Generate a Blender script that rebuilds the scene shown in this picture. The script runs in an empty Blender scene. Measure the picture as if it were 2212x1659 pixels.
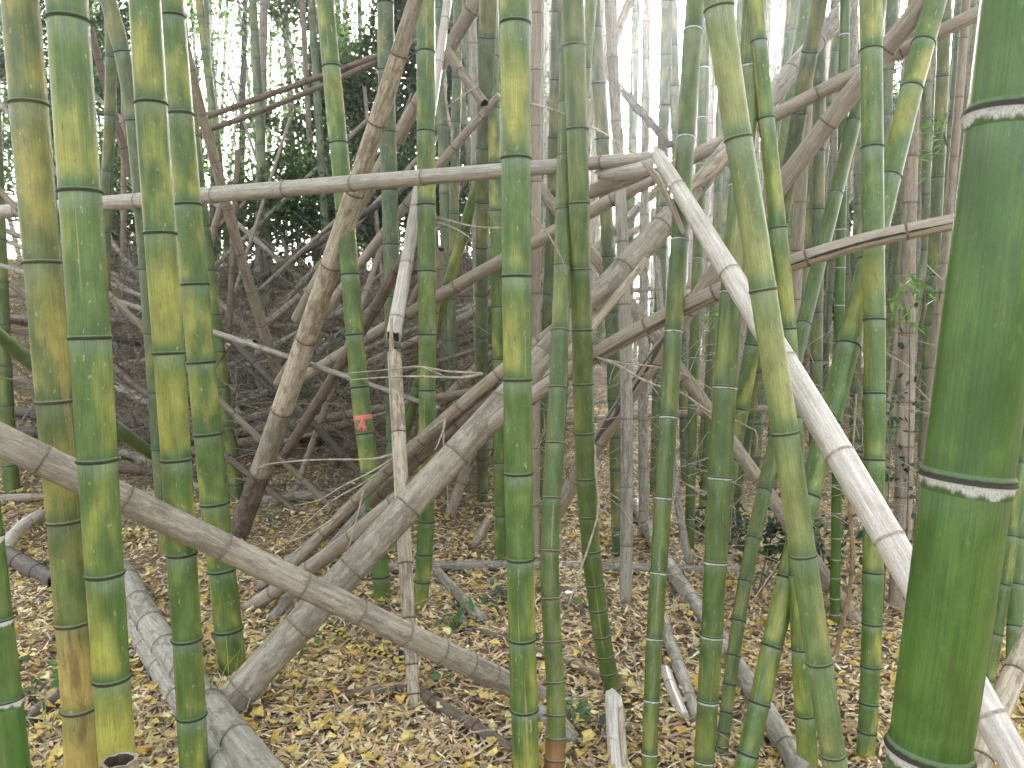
import bpy, math, random
import numpy as np
from mathutils import Vector

random.seed(7)
rng = np.random.default_rng(7)
SC = bpy.context.scene
COL = SC.collection

# ------------------------------------------------------------------ camera
CAM_H = 1.45
F, CX, CY, YH = 1737.0, 1106.0, 829.5, 700.0          # sizes on a 2212 x 1659 reading of the photograph
PITCH = math.atan((CY - YH) / F)
cam_d = bpy.data.cameras.new('camera')
cam = bpy.data.objects.new('camera', cam_d)
COL.objects.link(cam)
cam.location = (0, 0, CAM_H)
cam.rotation_euler = (math.pi / 2 - PITCH, 0, 0)
cam_d.sensor_width = 36
cam_d.lens = 36 * F / 2212
cam_d.clip_start = 0.05
cam_d.clip_end = 2000
SC.camera = cam

# ------------------------------------------------------------------ sky and sun
SUN_AZ, SUN_EL = math.radians(10), math.radians(18)      # ahead of the camera, a little to the right
w = bpy.data.worlds.new('World')
SC.world = w
w.use_nodes = True
wn = w.node_tree
bg = wn.nodes['Background']
sky = wn.nodes.new('ShaderNodeTexSky')
sky.sky_type = 'NISHITA'
sky.sun_disc = False
sky.sun_elevation = SUN_EL
sky.sun_rotation = SUN_AZ
sky.air_density = 1.0
sky.dust_density = 6.0
sky.ozone_density = 0.6
hs = wn.nodes.new('ShaderNodeHueSaturation')
hs.inputs['Saturation'].default_value = 0.35
wn.links.new(sky.outputs[0], hs.inputs['Color'])
wn.links.new(hs.outputs[0], bg.inputs['Color'])
bg.inputs['Strength'].default_value = 0.15
sun_d = bpy.data.lights.new('sun', 'SUN')
sun_d.energy = 1.2
sun_d.angle = math.radians(14)
sun_d.color = (1.0, 0.98, 0.95)
sun = bpy.data.objects.new('sun', sun_d)
COL.objects.link(sun)
sdir = Vector((math.sin(SUN_AZ) * math.cos(SUN_EL), math.cos(SUN_AZ) * math.cos(SUN_EL), math.sin(SUN_EL)))
sun.rotation_euler = sdir.to_track_quat('Z', 'Y').to_euler()
sun.location = (2, 10, 12)
SC.view_settings.view_transform = 'Standard'
SC.view_settings.look = 'None'
SC.view_settings.exposure = 3.0
SC.view_settings.gamma = 1.0
SC.view_settings.use_curve_mapping = False
try:
    SC.cycles.max_bounces = 6
    SC.cycles.diffuse_bounces = 3
    SC.cycles.transparent_max_bounces = 8
    SC.cycles.use_denoising = True
    SC.cycles.use_adaptive_sampling = True
    SC.cycles.adaptive_threshold = 0.03
except Exception:
    pass

# ------------------------------------------------------------------ helpers
def sstep(a, b, x):
    t = min(1.0, max(0.0, (x - a) / (b - a)))
    return t * t * (3 - 2 * t)

def nsstep(a, b, x):
    t = np.clip((x - a) / (b - a), 0, 1)
    return t * t * (3 - 2 * t)

def ground_z(x, y):
    x = np.asarray(x, dtype=float); y = np.asarray(y, dtype=float)
    bank = 2.35 - 1.9 * nsstep(-1.6, 1.6, x - 0.10 * (y - 8))
    z = bank * nsstep(4.7, 12.0, y)
    z = z + nsstep(7, 11, y) * (0.16 * np.sin(x * 1.1 + 2.0) + 0.10 * np.sin(x * 2.7 + y * 0.9) + 0.05 * np.sin(x * 6.3 - y * 2.1))
    z = z + 0.025 * np.sin(x * 2.3 + 0.7) * np.sin(y * 1.9 + 0.3) + 0.012 * np.sin(x * 6.1 + y * 4.3) + 0.01 * np.sin(y * 7.7 - x * 3.1)
    return z

def gz(x, y):
    return float(ground_z(x, y))

SP, CP = math.sin(PITCH), math.cos(PITCH)
def ray(x, y):
    a = (x - CX) / F; b = -(y - CY) / F
    return Vector((a, CP + b * SP, -SP + b * CP))

def at(x, y, D):
    d = ray(x, y)
    return Vector((0, 0, CAM_H)) + d * (D / d.y)

def depth_at(x, y, D):
    return D / ray(x, y).y

def on_ground(x, y, lift=0.0):
    d = ray(x, y)
    s = 0.5
    while s < 60:
        p = Vector((0, 0, CAM_H)) + d * s
        if p.z - lift <= gz(p.x, p.y):
            break
        s += 0.02
    return p

def tag(o, label=None, cat=None, group=None, kind=None):
    if label: o['label'] = label
    if cat: o['category'] = cat
    if group: o['group'] = group
    if kind: o['kind'] = kind
    return o

def empty(name, loc):
    o = bpy.data.objects.new(name, None)
    o.empty_display_size = 0.1
    COL.objects.link(o)
    o.location = loc
    return o

def mk(name, verts, faces, mat, parent=None, attrs=None, smooth=True, origin=None):
    me = bpy.data.meshes.new(name)
    v = np.asarray(verts, dtype=float)
    if origin is None:
        origin = Vector(parent.location) if parent is not None else Vector(v[0])
        if parent is not None and parent.parent is not None:
            origin = origin + Vector(parent.parent.location)
    v = v - np.array(origin)
    me.from_pydata(v.tolist(), [], faces)
    if smooth:
        me.polygons.foreach_set('use_smooth', [True] * len(me.polygons))
    if attrs:
        for k, a in attrs.items():
            a = np.asarray(a, dtype=np.float32)
            if a.ndim == 1:
                at_ = me.attributes.new(k, 'FLOAT', 'POINT'); at_.data.foreach_set('value', a)
            else:
                at_ = me.attributes.new(k, 'FLOAT_VECTOR', 'POINT'); at_.data.foreach_set('vector', a.ravel())
    me.materials.append(mat)
    me.update()
    o = bpy.data.objects.new(name, me)
    COL.objects.link(o)
    if parent is not None:
        o.parent = parent
    else:
        o.location = origin
    return o

def mk_fast(name, verts, faces_flat, loop_tot, mat, attrs=None, smooth=False):
    me = bpy.data.meshes.new(name)
    verts = np.asarray(verts, dtype=np.float32)
    faces_flat = np.asarray(faces_flat, dtype=np.int32)
    loop_tot = np.asarray(loop_tot, dtype=np.int32)
    me.vertices.add(len(verts)); me.vertices.foreach_set('co', verts.ravel())
    me.loops.add(len(faces_flat)); me.loops.foreach_set('vertex_index', faces_flat)
    me.polygons.add(len(loop_tot))
    st = np.concatenate([[0], np.cumsum(loop_tot)[:-1]]).astype(np.int32)
    me.polygons.foreach_set('loop_start', st)
    me.polygons.foreach_set('loop_total', loop_tot)
    if attrs:
        for k, a in attrs.items():
            a = np.asarray(a, dtype=np.float32)
            if a.ndim == 1:
                at_ = me.attributes.new(k, 'FLOAT', 'POINT'); at_.data.foreach_set('value', a)
            else:
                at_ = me.attributes.new(k, 'FLOAT_VECTOR', 'POINT'); at_.data.foreach_set('vector', a.ravel())
    me.materials.append(mat)
    me.update(calc_edges=True)
    me.validate()
    o = bpy.data.objects.new(name, me)
    COL.objects.link(o)
    return o

# ------------------------------------------------------------------ materials
class NT:
    def __init__(self, name, rough=0.5, spec=0.4):
        self.m = bpy.data.materials.new(name)
        self.m.use_nodes = True
        self.t = self.m.node_tree
        self.b = self.t.nodes['Principled BSDF']
        self.b.inputs['Roughness'].default_value = rough
        self.b.inputs['Specular IOR Level'].default_value = spec
    def n(self, typ, **kw):
        o = self.t.nodes.new(typ)
        for k, v in kw.items():
            setattr(o, k, v)
        return o
    def l(self, a, b):
        self.t.links.new(a, b)
    def val(self, sock, v):
        if hasattr(v, 'is_output') or isinstance(v, bpy.types.NodeSocket):
            self.l(v, sock)
        else:
            sock.default_value = v
    def attr(self, name, vec=False):
        o = self.n('ShaderNodeAttribute', attribute_name=name)
        return o.outputs['Vector'] if vec else o.outputs['Fac']
    def math(self, op, a, b=0.0, clamp=False):
        o = self.n('ShaderNodeMath', operation=op, use_clamp=clamp)
        self.val(o.inputs[0], a); self.val(o.inputs[1], b)
        return o.outputs[0]
    def vmath(self, op, a, b):
        o = self.n('ShaderNodeVectorMath', operation=op)
        self.val(o.inputs[0], a); self.val(o.inputs[1], b)
        return o.outputs[0]
    def sm(self, x, a, b, lo=0.0, hi=1.0):
        o = self.n('ShaderNodeMapRange', interpolation_type='SMOOTHSTEP')
        self.val(o.inputs['Value'], x)
        o.inputs['From Min'].default_value = a; o.inputs['From Max'].default_value = b
        o.inputs['To Min'].default_value = lo; o.inputs['To Max'].default_value = hi
        return o.outputs[0]
    def noise(self, vec, scale=1.0, detail=2.0, rough=0.5):
        o = self.n('ShaderNodeTexNoise')
        self.l(vec, o.inputs['Vector'])
        o.inputs['Scale'].default_value = scale
        o.inputs['Detail'].default_value = detail
        o.inputs['Roughness'].default_value = rough
        return o.outputs['Fac']
    def mix(self, f, a, b, mode='MIX'):
        o = self.n('ShaderNodeMix', data_type='RGBA', blend_type=mode)
        self.val(o.inputs[0], f)
        for s, v in ((o.inputs[6], a), (o.inputs[7], b)):
            if isinstance(v, (tuple, list)):
                s.default_value = (*v[:3], 1)
            else:
                self.l(v, s)
        return o.outputs[2]
    def color(self, c):
        if isinstance(c, (tuple, list)):
            self.b.inputs['Base Color'].default_value = (*c[:3], 1)
        else:
            self.l(c, self.b.inputs['Base Color'])
    def bump(self, h, strength=0.3, dist=0.002):
        o = self.n('ShaderNodeBump')
        o.inputs['Strength'].default_value = strength
        o.inputs['Distance'].default_value = dist
        self.l(h, o.inputs['Height'])
        self.l(o.outputs[0], self.b.inputs['Normal'])

def green_mat(name, green, green2, yellow, amt, brown=0.0, wax=0.25, rough=0.42, scar=0.6):
    """living culm: green at the nodes, faded yellow blotches in between, fine grain along the stem"""
    k = NT(name, rough, 0.45)
    c = k.attr('bc', True); seed = k.attr('seed'); t = k.attr('tt')
    off = k.n('ShaderNodeCombineXYZ'); 
    k.l(k.math('MULTIPLY', seed, 17.3), off.inputs[0]); k.l(k.math('MULTIPLY', seed, 9.1), off.inputs[1]); k.l(k.math('MULTIPLY', seed, 23.7), off.inputs[2])
    oi = k.n('ShaderNodeObjectInfo').outputs['Random']
    cs = k.vmath('ADD', c, off.outputs[0])
    big = k.noise(k.vmath('MULTIPLY', cs, (9, 9, 3.6)), 1.0, 2.0, 0.5)
    mid = k.noise(k.vmath('MULTIPLY', cs, (30, 30, 9)), 1.0, 2.0, 0.55)
    streak = k.noise(k.vmath('MULTIPLY', cs, (420, 420, 9)), 1.0, 1.5, 0.6)
    fine = k.noise(k.vmath('MULTIPLY', cs, (700, 700, 260)), 1.0, 2.0, 0.6)
    up = k.sm(t, 0.03, 0.16); dn = k.sm(t, 1.0, 0.45)
    win = k.math('MULTIPLY', up, k.math('ADD', k.math('MULTIPLY', dn, 0.75), 0.25))
    p = k.math('ADD', big, k.math('MULTIPLY', k.math('SUBTRACT', mid, 0.5), 0.22))
    p = k.math('ADD', p, k.math('MULTIPLY', k.math('SUBTRACT', oi, 0.5), 0.16))
    p = k.math('ADD', p, amt)
    p = k.math('MULTIPLY', k.sm(p, 0.35, 0.70), win)
    gcol = k.mix(k.sm(mid, 0.35, 0.7), green, green2)
    waxm = k.math('MULTIPLY', k.sm(t, 0.80, 0.97), wax)
    gcol = k.mix(waxm, gcol, (0.30, 0.36, 0.30))
    darkb = k.math('MULTIPLY', k.sm(t, 0.10, 0.0), 0.5)
    gcol = k.mix(darkb, gcol, tuple(v * 0.6 for v in green))
    col = k.mix(p, gcol, yellow)
    if brown > 0:
        bn = k.noise(k.vmath('MULTIPLY', cs, (25, 25, 4)), 1.0, 4.0, 0.6)
        col = k.mix(k.math('MULTIPLY', k.sm(bn, 0.52, 0.68), brown), col, (0.17, 0.10, 0.045))
    sp = k.noise(k.vmath('MULTIPLY', cs, (80, 80, 34)), 1.0, 2.0, 0.5)
    col = k.mix(k.math('MULTIPLY', k.sm(sp, 0.675, 0.71), scar), col, (0.40, 0.37, 0.24))
    sp2 = k.noise(k.vmath('MULTIPLY', k.vmath('ADD', cs, (3.3, 1.7, 5.9)), (150, 150, 25)), 1.0, 2.0, 0.5)
    col = k.mix(k.math('MULTIPLY', k.sm(sp2, 0.67, 0.73), 0.6), col, (0.12, 0.075, 0.03))
    crack = k.noise(k.vmath('MULTIPLY', k.vmath('ADD', cs, (7.1, 2.2, 1.3)), (55, 55, 1.6)), 1.0, 1.0, 0.5)
    col = k.mix(k.math('MULTIPLY', k.math('MULTIPLY', k.sm(crack, 0.70, 0.74), k.sm(fine, 0.35, 0.55)), 0.6), col, (0.42, 0.33, 0.15))
    sv = k.math('MULTIPLY', k.sm(streak, 0.25, 0.75, 0.80, 1.16), k.sm(k.noise(k.vmath('MULTIPLY', cs, (18, 18, 11)), 1.0, 4.0, 0.65), 0.3, 0.7, 0.76, 1.12))
    fv = k.sm(fine, 0.2, 0.8, 0.86, 1.12)
    mul = k.n('ShaderNodeCombineXYZ')
    mm = k.math('MULTIPLY', sv, fv)
    for i in range(3): k.l(mm, mul.inputs[i])
    col = k.mix(1.0, col, mul.outputs[0], 'MULTIPLY')
    k.color(col)
    k.l(k.sm(fine, 0.2, 0.8, rough - 0.06, rough + 0.14), k.b.inputs['Roughness'])
    return k.m

def ring_mat(name, body, line=(0.026, 0.022, 0.016), white=0.0):
    """sheath scar: a dark line round the node, on young culms with a pale powdery band below it"""
    k = NT(name, 0.6, 0.3)
    c = k.attr('bc', True); t = k.attr('tt'); seed = k.attr('seed')
    off = k.n('ShaderNodeCombineXYZ'); k.l(k.math('MULTIPLY', seed, 13.0), off.inputs[2]); k.l(k.math('MULTIPLY', seed, 5.0), off.inputs[0])
    cs = k.vmath('ADD', c, off.outputs[0])
    n1 = k.noise(k.vmath('MULTIPLY', cs, (130, 130, 40)), 1.0, 3.0, 0.6)
    n2 = k.noise(k.vmath('MULTIPLY', cs, (600, 600, 300)), 1.0, 2.0, 0.6)
    d = k.math('SUBTRACT', t, k.math('MULTIPLY', k.math('SUBTRACT', n1, 0.5), 0.22))
    lin = k.math('MULTIPLY', k.sm(d, 0.36, 0.46), k.sm(d, 0.80, 0.70))
    col = k.mix(k.math('MULTIPLY', k.sm(t, 0.6, 0.9), 0.14), body, (0.30, 0.33, 0.27))
    col = k.mix(k.math('MULTIPLY', lin, 0.92), col, line)
    if white > 0:
        n3 = k.noise(k.vmath('MULTIPLY', cs, (38, 38, 14)), 1.0, 5.0, 0.68)
        d2 = k.math('SUBTRACT', t, k.math('MULTIPLY', k.math('SUBTRACT', n3, 0.45), 1.1))
        wm = k.math('MULTIPLY', k.math('MULTIPLY', k.sm(d2, 0.02, 0.26), k.sm(t, 0.50, 0.44)), k.sm(n2, 0.2, 0.55, white * 0.55, white))
        col = k.mix(wm, col, (0.62, 0.60, 0.55))
    mul = k.n('ShaderNodeCombineXYZ')
    fv = k.sm(n2, 0.2, 0.8, 0.8, 1.15)
    for i in range(3): k.l(fv, mul.inputs[i])
    k.color(k.mix(1.0, col, mul.outputs[0], 'MULTIPLY'))
    k.bump(n2, 0.3, 0.001)
    return k.m

def dead_mat(name, base, light, dark, mott=0.4, rough=0.68, lich=0.0):
    """dead culm: tan or grey, grain along the stem, dark mould blotches"""
    k = NT(name, rough, 0.35)
    c = k.attr('bc', True); seed = k.attr('seed'); t = k.attr('tt')
    off = k.n('ShaderNodeCombineXYZ')
    k.l(k.math('MULTIPLY', seed, 11.3), off.inputs[0]); k.l(k.math('MULTIPLY', seed, 7.1), off.inputs[1]); k.l(k.math('MULTIPLY', seed, 19.7), off.inputs[2])
    cs = k.vmath('ADD', c, off.outputs[0])
    oi = k.n('ShaderNodeObjectInfo').outputs['Random']
    st = k.noise(k.vmath('MULTIPLY', cs, (300, 300, 10)), 1.0, 4.0, 0.6)
    st2 = k.noise(k.vmath('MULTIPLY', cs, (70, 70, 3)), 1.0, 3.0, 0.55)
    bl = k.noise(k.vmath('MULTIPLY', cs, (42, 42, 13)), 1.0, 5.0, 0.72)
    fine = k.noise(k.vmath('MULTIPLY', cs, (600, 600, 150)), 1.0, 2.0, 0.6)
    col = k.mix(k.sm(st2, 0.3, 0.7), base, light)
    mo = k.math('ADD', bl, k.math('MULTIPLY', k.math('SUBTRACT', oi, 0.5), 0.12))
    mo = k.math('ADD', mo, k.math('MULTIPLY', k.math('SUBTRACT', st, 0.5), 0.45))
    col = k.mix(k.math('MULTIPLY', k.sm(mo, 0.49, 0.58), mott), col, dark)
    if lich > 0:
        ln = k.noise(k.vmath('MULTIPLY', cs, (60, 60, 24)), 1.0, 4.0, 0.7)
        col = k.mix(k.math('MULTIPLY', k.sm(ln, 0.55, 0.66), lich), col, (0.50, 0.48, 0.40))
    nodez = k.math('MULTIPLY', k.sm(t, 0.07, 0.0), 0.35)
    col = k.mix(nodez, col, dark)
    sv = k.sm(st, 0.25, 0.75, 0.62, 1.25); fv = k.sm(fine, 0.25, 0.75, 0.8, 1.15)
    mm = k.math('MULTIPLY', sv, fv)
    mul = k.n('ShaderNodeCombineXYZ')
    for i in range(3): k.l(mm, mul.inputs[i])
    k.color(k.mix(1.0, col, mul.outputs[0], 'MULTIPLY'))
    k.bump(st2, 0.15, 0.002)
    return k.m

def plain_mat(name, col, rough=0.7, var=0.25, scale=60, spec=0.3):
    k = NT(name, rough, spec)
    g = k.n('ShaderNodeNewGeometry').outputs['Position']
    nz = k.noise(g, scale, 3.0, 0.6)
    k.color(k.mix(k.sm(nz, 0.3, 0.7), tuple(v * (1 - var) for v in col), tuple(min(1, v * (1 + var)) for v in col)))
    return k.m

def leaf_mat(name, rough=0.6, trans=0.0, spec=0.3):
    """colour is carried per leaf"""
    k = NT(name, rough, spec)
    c = k.attr('lc', True)
    g = k.n('ShaderNodeNewGeometry').outputs['Position']
    nz = k.noise(g, 90.0, 3.0, 0.6)
    fv = k.sm(nz, 0.25, 0.75, 0.75, 1.2)
    mul = k.n('ShaderNodeCombineXYZ')
    for i in range(3): k.l(fv, mul.inputs[i])
    col = k.mix(1.0, c, mul.outputs[0], 'MULTIPLY')
    k.color(col)
    if trans > 0:
        tr = k.n('ShaderNodeBsdfTranslucent')
        k.l(k.mix(1.0, col, (1.6, 2.0, 0.7), 'MULTIPLY'), tr.inputs['Color'])
        ms = k.n('ShaderNodeMixShader'); ms.inputs[0].default_value = trans
        k.l(k.b.outputs[0], ms.inputs[1]); k.l(tr.outputs[0], ms.inputs[2])
        k.l(ms.outputs[0], k.t.nodes['Material Output'].inputs['Surface'])
    return k.m

G1, G2 = (0.084, 0.142, 0.029), (0.120, 0.186, 0.050)
MG = {
    'yellow':  green_mat('culm_green_with_yellow_blotches', G1, G2, (0.37, 0.355, 0.07), -0.075, wax=0.3),
    'faded':   green_mat('culm_faded_yellow', (0.105, 0.145, 0.038), (0.15, 0.18, 0.055), (0.37, 0.315, 0.07), 0.01, wax=0.2),
    'browned': green_mat('culm_yellow_turning_brown', (0.17, 0.19, 0.06), (0.25, 0.23, 0.08), (0.42, 0.31, 0.09), 0.10, brown=0.8, wax=0.1),
    'green':   green_mat('culm_fresh_green', (0.070, 0.112, 0.023), (0.098, 0.143, 0.036), (0.20, 0.215, 0.05), -0.06, wax=0.2, rough=0.38, scar=0.3),
    'deep':    green_mat('culm_deep_green', (0.048, 0.110, 0.012), (0.078, 0.146, 0.024), (0.13, 0.175, 0.04), -0.10, wax=0.12, rough=0.36, scar=0.12),
    'pale':    green_mat('culm_pale_green', (0.130, 0.185, 0.060), (0.17, 0.225, 0.085), (0.30, 0.30, 0.10), 0.0, wax=0.2),
    'dull':    green_mat('culm_dull_green', (0.085, 0.125, 0.062), (0.125, 0.165, 0.085), (0.25, 0.24, 0.09), -0.02, wax=0.2),
}
MG['rust'] = green_mat('culm_rust_brown_foot', (0.16, 0.10, 0.035), (0.26, 0.12, 0.04), (0.30, 0.15, 0.05), 0.05, brown=0.5, wax=0.0)
MR = {
    'yellow':  ring_mat('node_dark_on_green', (0.09, 0.14, 0.045)),
    'faded':   ring_mat('node_dark_on_yellow', (0.16, 0.17, 0.06), (0.04, 0.028, 0.018)),
    'browned': ring_mat('node_dark_on_brown', (0.25, 0.21, 0.09), (0.05, 0.033, 0.022)),
    'green':   ring_mat('node_on_fresh_green', (0.09, 0.14, 0.035), (0.05, 0.045, 0.03)),
    'deep':    ring_mat('node_on_deep_green', (0.065, 0.11, 0.027), (0.03, 0.024, 0.018), 0.9),
    'pale':    ring_mat('node_on_pale_green', (0.15, 0.19, 0.075), (0.045, 0.034, 0.025)),
    'dull':    ring_mat('node_on_dull_green', (0.10, 0.14, 0.07)),
    'white':   ring_mat('node_with_white_powder', (0.09, 0.14, 0.035), (0.05, 0.045, 0.03), 0.95),
}
MD = {
    'tan':    dead_mat('dead_culm_tan', (0.30, 0.24, 0.17), (0.40, 0.335, 0.25), (0.11, 0.088, 0.064), 0.5),
    'grey':   dead_mat('dead_culm_grey', (0.30, 0.27, 0.22), (0.42, 0.38, 0.31), (0.12, 0.10, 0.08), 0.65, lich=0.35),
    'weather': dead_mat('dead_culm_weathered', (0.29, 0.245, 0.18), (0.41, 0.355, 0.27), (0.13, 0.105, 0.08), 0.55, lich=0.45),
    'bleach': dead_mat('dead_culm_bleached', (0.52, 0.46, 0.39), (0.68, 0.62, 0.54), (0.25, 0.19, 0.145), 0.3, 0.36),
    'brown':  dead_mat('dead_culm_brown', (0.165, 0.12, 0.083), (0.24, 0.185, 0.135), (0.06, 0.042, 0.03), 0.5),
    'dark':   dead_mat('dead_culm_dark', (0.10, 0.078, 0.062), (0.17, 0.14, 0.115), (0.04, 0.032, 0.026), 0.5),
    'cream':  dead_mat('dead_culm_cream', (0.44, 0.36, 0.25), (0.58, 0.50, 0.38), (0.17, 0.115, 0.07), 0.7),
    'greytan': dead_mat('dead_culm_grey_tan', (0.36, 0.315, 0.255), (0.48, 0.43, 0.36), (0.19, 0.16, 0.13), 0.35, 0.5),
    'rot': dead_mat('dead_culm_rotting_foot', (0.15, 0.105, 0.08), (0.25, 0.19, 0.15), (0.05, 0.036, 0.03), 0.7, lich=0.45),
    'pinkish': dead_mat('dead_culm_warm_tan', (0.32, 0.262, 0.195), (0.42, 0.355, 0.275), (0.18, 0.14, 0.105), 0.35),
}
MDR = {k_: plain_mat('dead_node_scar_' + k_, c_, 0.8, 0.35, 160) for k_, c_ in
       {'rot': (0.07, 0.05, 0.04), 'greytan': (0.21, 0.17, 0.135), 'tan': (0.18, 0.13, 0.09), 'grey': (0.19, 0.16, 0.13), 'weather': (0.20, 0.155, 0.11), 'bleach': (0.33, 0.28, 0.23), 'brown': (0.08, 0.055, 0.037), 'dark': (0.05, 0.04, 0.03), 'cream': (0.14, 0.095, 0.06), 'pinkish': (0.16, 0.115, 0.08)}.items()}
M_HOLLOW = plain_mat('hollow_inside', (0.05, 0.035, 0.022), 0.9, 0.4, 80)
M_TWIG = plain_mat('twig_pale', (0.40, 0.34, 0.26), 0.75, 0.3, 60)
M_TWIG_G = plain_mat('twig_grey_brown', (0.19, 0.16, 0.125), 0.8, 0.35, 60)

# ------------------------------------------------------------------ culm geometry
class Path:
    """smooth centre line through 3D points with a radius at each"""
    def __init__(self, pts, rad):
        P = [Vector(p) for p in pts]
        n = len(P)
        out, ro = [], []
        for i in range(n - 1):
            p0 = P[i - 1] if i > 0 else P[i] * 2 - P[i + 1]
            p3 = P[i + 2] if i + 2 < n else P[i + 1] * 2 - P[i]
            p1, p2 = P[i], P[i + 1]
            for k in range(8):
                u = k / 8
                q = 0.5 * ((2 * p1) + (p2 - p0) * u + (2 * p0 - 5 * p1 + 4 * p2 - p3) * u * u + (3 * p1 - p0 - 3 * p2 + p3) * u ** 3)
                out.append(q); ro.append(rad[i] * (1 - u) + rad[i + 1] * u)
        out.append(P[-1]); ro.append(rad[-1])
        self.p = np.array([list(q) for q in out]); self.r = np.array(ro)
        seg = np.linalg.norm(np.diff(self.p, axis=0), axis=1)
        self.s = np.concatenate([[0], np.cumsum(seg)])
        self.L = self.s[-1]
    def pos(self, s):
        if s < 0 or s > self.L:
            a, b = (0, 1) if s < 0 else (-2, -1)
            d = self.p[b] - self.p[a]; d = d / np.linalg.norm(d)
            return self.p[0] + d * s if s < 0 else self.p[-1] + d * (s - self.L)
        return np.array([np.interp(s, self.s, self.p[:, i]) for i in range(3)])
    def rad(self, s):
        return float(np.interp(s, self.s, self.r))
    def tan(self, s):
        d = self.pos(min(s + 0.02, self.L)) - self.pos(max(s - 0.02, 0))
        return d / np.linalg.norm(d)
    def frame(self, s):
        T = self.tan(s)
        ref = np.array([0.0, 1.0, 0.0])
        n1 = ref - T * ref.dot(T)
        if np.linalg.norm(n1) < 0.1:
            ref = np.array([1.0, 0.0, 0.0]); n1 = ref - T * ref.dot(T)
        n1 /= np.linalg.norm(n1)
        return T, n1, np.cross(T, n1)

def tube(path, ss, rr, tt, nseg, seed, jag0=None, jag1=None, wob=0.0):
    """ring list along the path -> verts, faces, attributes"""
    V, BC, TT = [], [], []
    cs = [(math.cos(2 * math.pi * k / nseg), math.sin(2 * math.pi * k / nseg)) for k in range(nseg)]
    ns = len(ss)
    for i, (s, r, t) in enumerate(zip(ss, rr, tt)):
        T, n1, n2 = path.frame(s)
        c = path.pos(s)
        for k, (a, b) in enumerate(cs):
            ds = 0.0
            if jag0 is not None and i == 0: ds = jag0[k]
            if jag1 is not None and i == ns - 1: ds = jag1[k]
            rk = r * (1 + wob * math.sin(2.0 * math.pi * k / nseg * 2 + s * 9 + seed * 6))
            q = c + (n1 * a + n2 * b) * rk + T * ds
            V.append(q); BC.append((a * 0.045, b * 0.045, s + ds)); TT.append(t)
    Fc = []
    for i in range(ns - 1):
        for k in range(nseg):
            k2 = (k + 1) % nseg
            Fc.append((i * nseg + k, i * nseg + k2, (i + 1) * nseg + k2, (i + 1) * nseg + k))
    return V, Fc, {'bc': np.array(BC), 'tt': np.array(TT), 'seed': np.full(len(V), seed)}

SEED = [0.0]
def next_seed():
    SEED[0] = (SEED[0] + 0.6180339) % 1.0
    return SEED[0]

def lens_factor(x, y, dx, dy):
    """how much wider a round stem looks away from the picture centre"""
    rx, ry = x - CX, y - CY
    q = math.hypot(rx, ry)
    if q < 1: return 1.0
    c2 = F * F / (F * F + q * q)
    l = math.hypot(dx, dy) or 1.0
    k = ((-dy) * rx + dx * ry) / (l * q)
    return math.sqrt(k * k / c2 + 1 - k * k)

def px_path(pts, D0, D1, smooth=0.0, fit=0):
    """pixel polyline (x, y, width) with distances at both ends -> centre points and radii"""
    L = [0.0]
    for a, b in zip(pts[:-1], pts[1:]):
        L.append(L[-1] + math.hypot(b[0] - a[0], b[1] - a[1]))
    P, R = [], []
    n = len(pts)
    for i, ((x, y, w), l) in enumerate(zip(pts, L)):
        u = l / L[-1]
        D = 1.0 / ((1 - u) / D0 + u / D1)
        p0, p1 = pts[max(0, i - 1)], pts[min(n - 1, i + 1)]
        P.append(at(x, y, D)); R.append(0.5 * w * depth_at(x, y, D) / F / lens_factor(x, y, p1[0] - p0[0], p1[1] - p0[1]))
    return even_out(P, R, smooth, fit)

def even_out(P, R, smooth=0.0, fit=0):
    n = len(P)
    if fit and n > fit + 1:
        A = np.array([list(p) for p in P])
        d = np.concatenate([[0], np.cumsum(np.linalg.norm(np.diff(A, axis=0), axis=1))]); d /= d[-1]
        A = np.stack([np.polyval(np.polyfit(d, A[:, i], fit), d) for i in range(3)], 1)
        P = [Vector(q) for q in A]
        R = list(np.polyval(np.polyfit(d, R, 2), d))
    elif smooth > 0 and n > 3:
        Q = [P[0]] + [P[i].lerp((P[i - 1] + P[i + 1]) / 2, smooth) for i in range(1, n - 1)] + [P[-1]]
        P = Q
        R = [R[0]] + [R[i] * (1 - smooth) + smooth * (R[i - 1] + R[i + 1]) / 2 for i in range(1, n - 1)] + [R[-1]]
    return P, R

def s_of_pixel(path, axis, v):
    """arc position whose pixel coordinate equals v"""
    X = path.p[:, 0]; Y = path.p[:, 1]; Z = path.p[:, 2] - CAM_H
    dep = Y * CP - Z * SP
    px = CX + F * X / dep if axis == 'x' else CY - F * (Y * SP + Z * CP) / dep
    d = np.abs(px - v)
    i = int(np.argmin(d))
    j = i + 1 if (i + 1 < len(px) and (i == 0 or (px[i + 1] - v) * (px[i] - v) < 0)) else i - 1
    j = max(0, min(len(px) - 1, j))
    if px[j] == px[i]: return path.s[i]
    u = (v - px[i]) / (px[j] - px[i])
    return path.s[i] + u * (path.s[j] - path.s[i])

def end_jag(nseg, amp):
    a = [random.uniform(-1, 1) * amp for _ in range(nseg)]
    return [0.5 * a[k] + 0.3 * a[k - 1] + 0.5 * amp * math.sin(2 * math.pi * k / nseg + 1) for k in range(nseg)]

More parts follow.
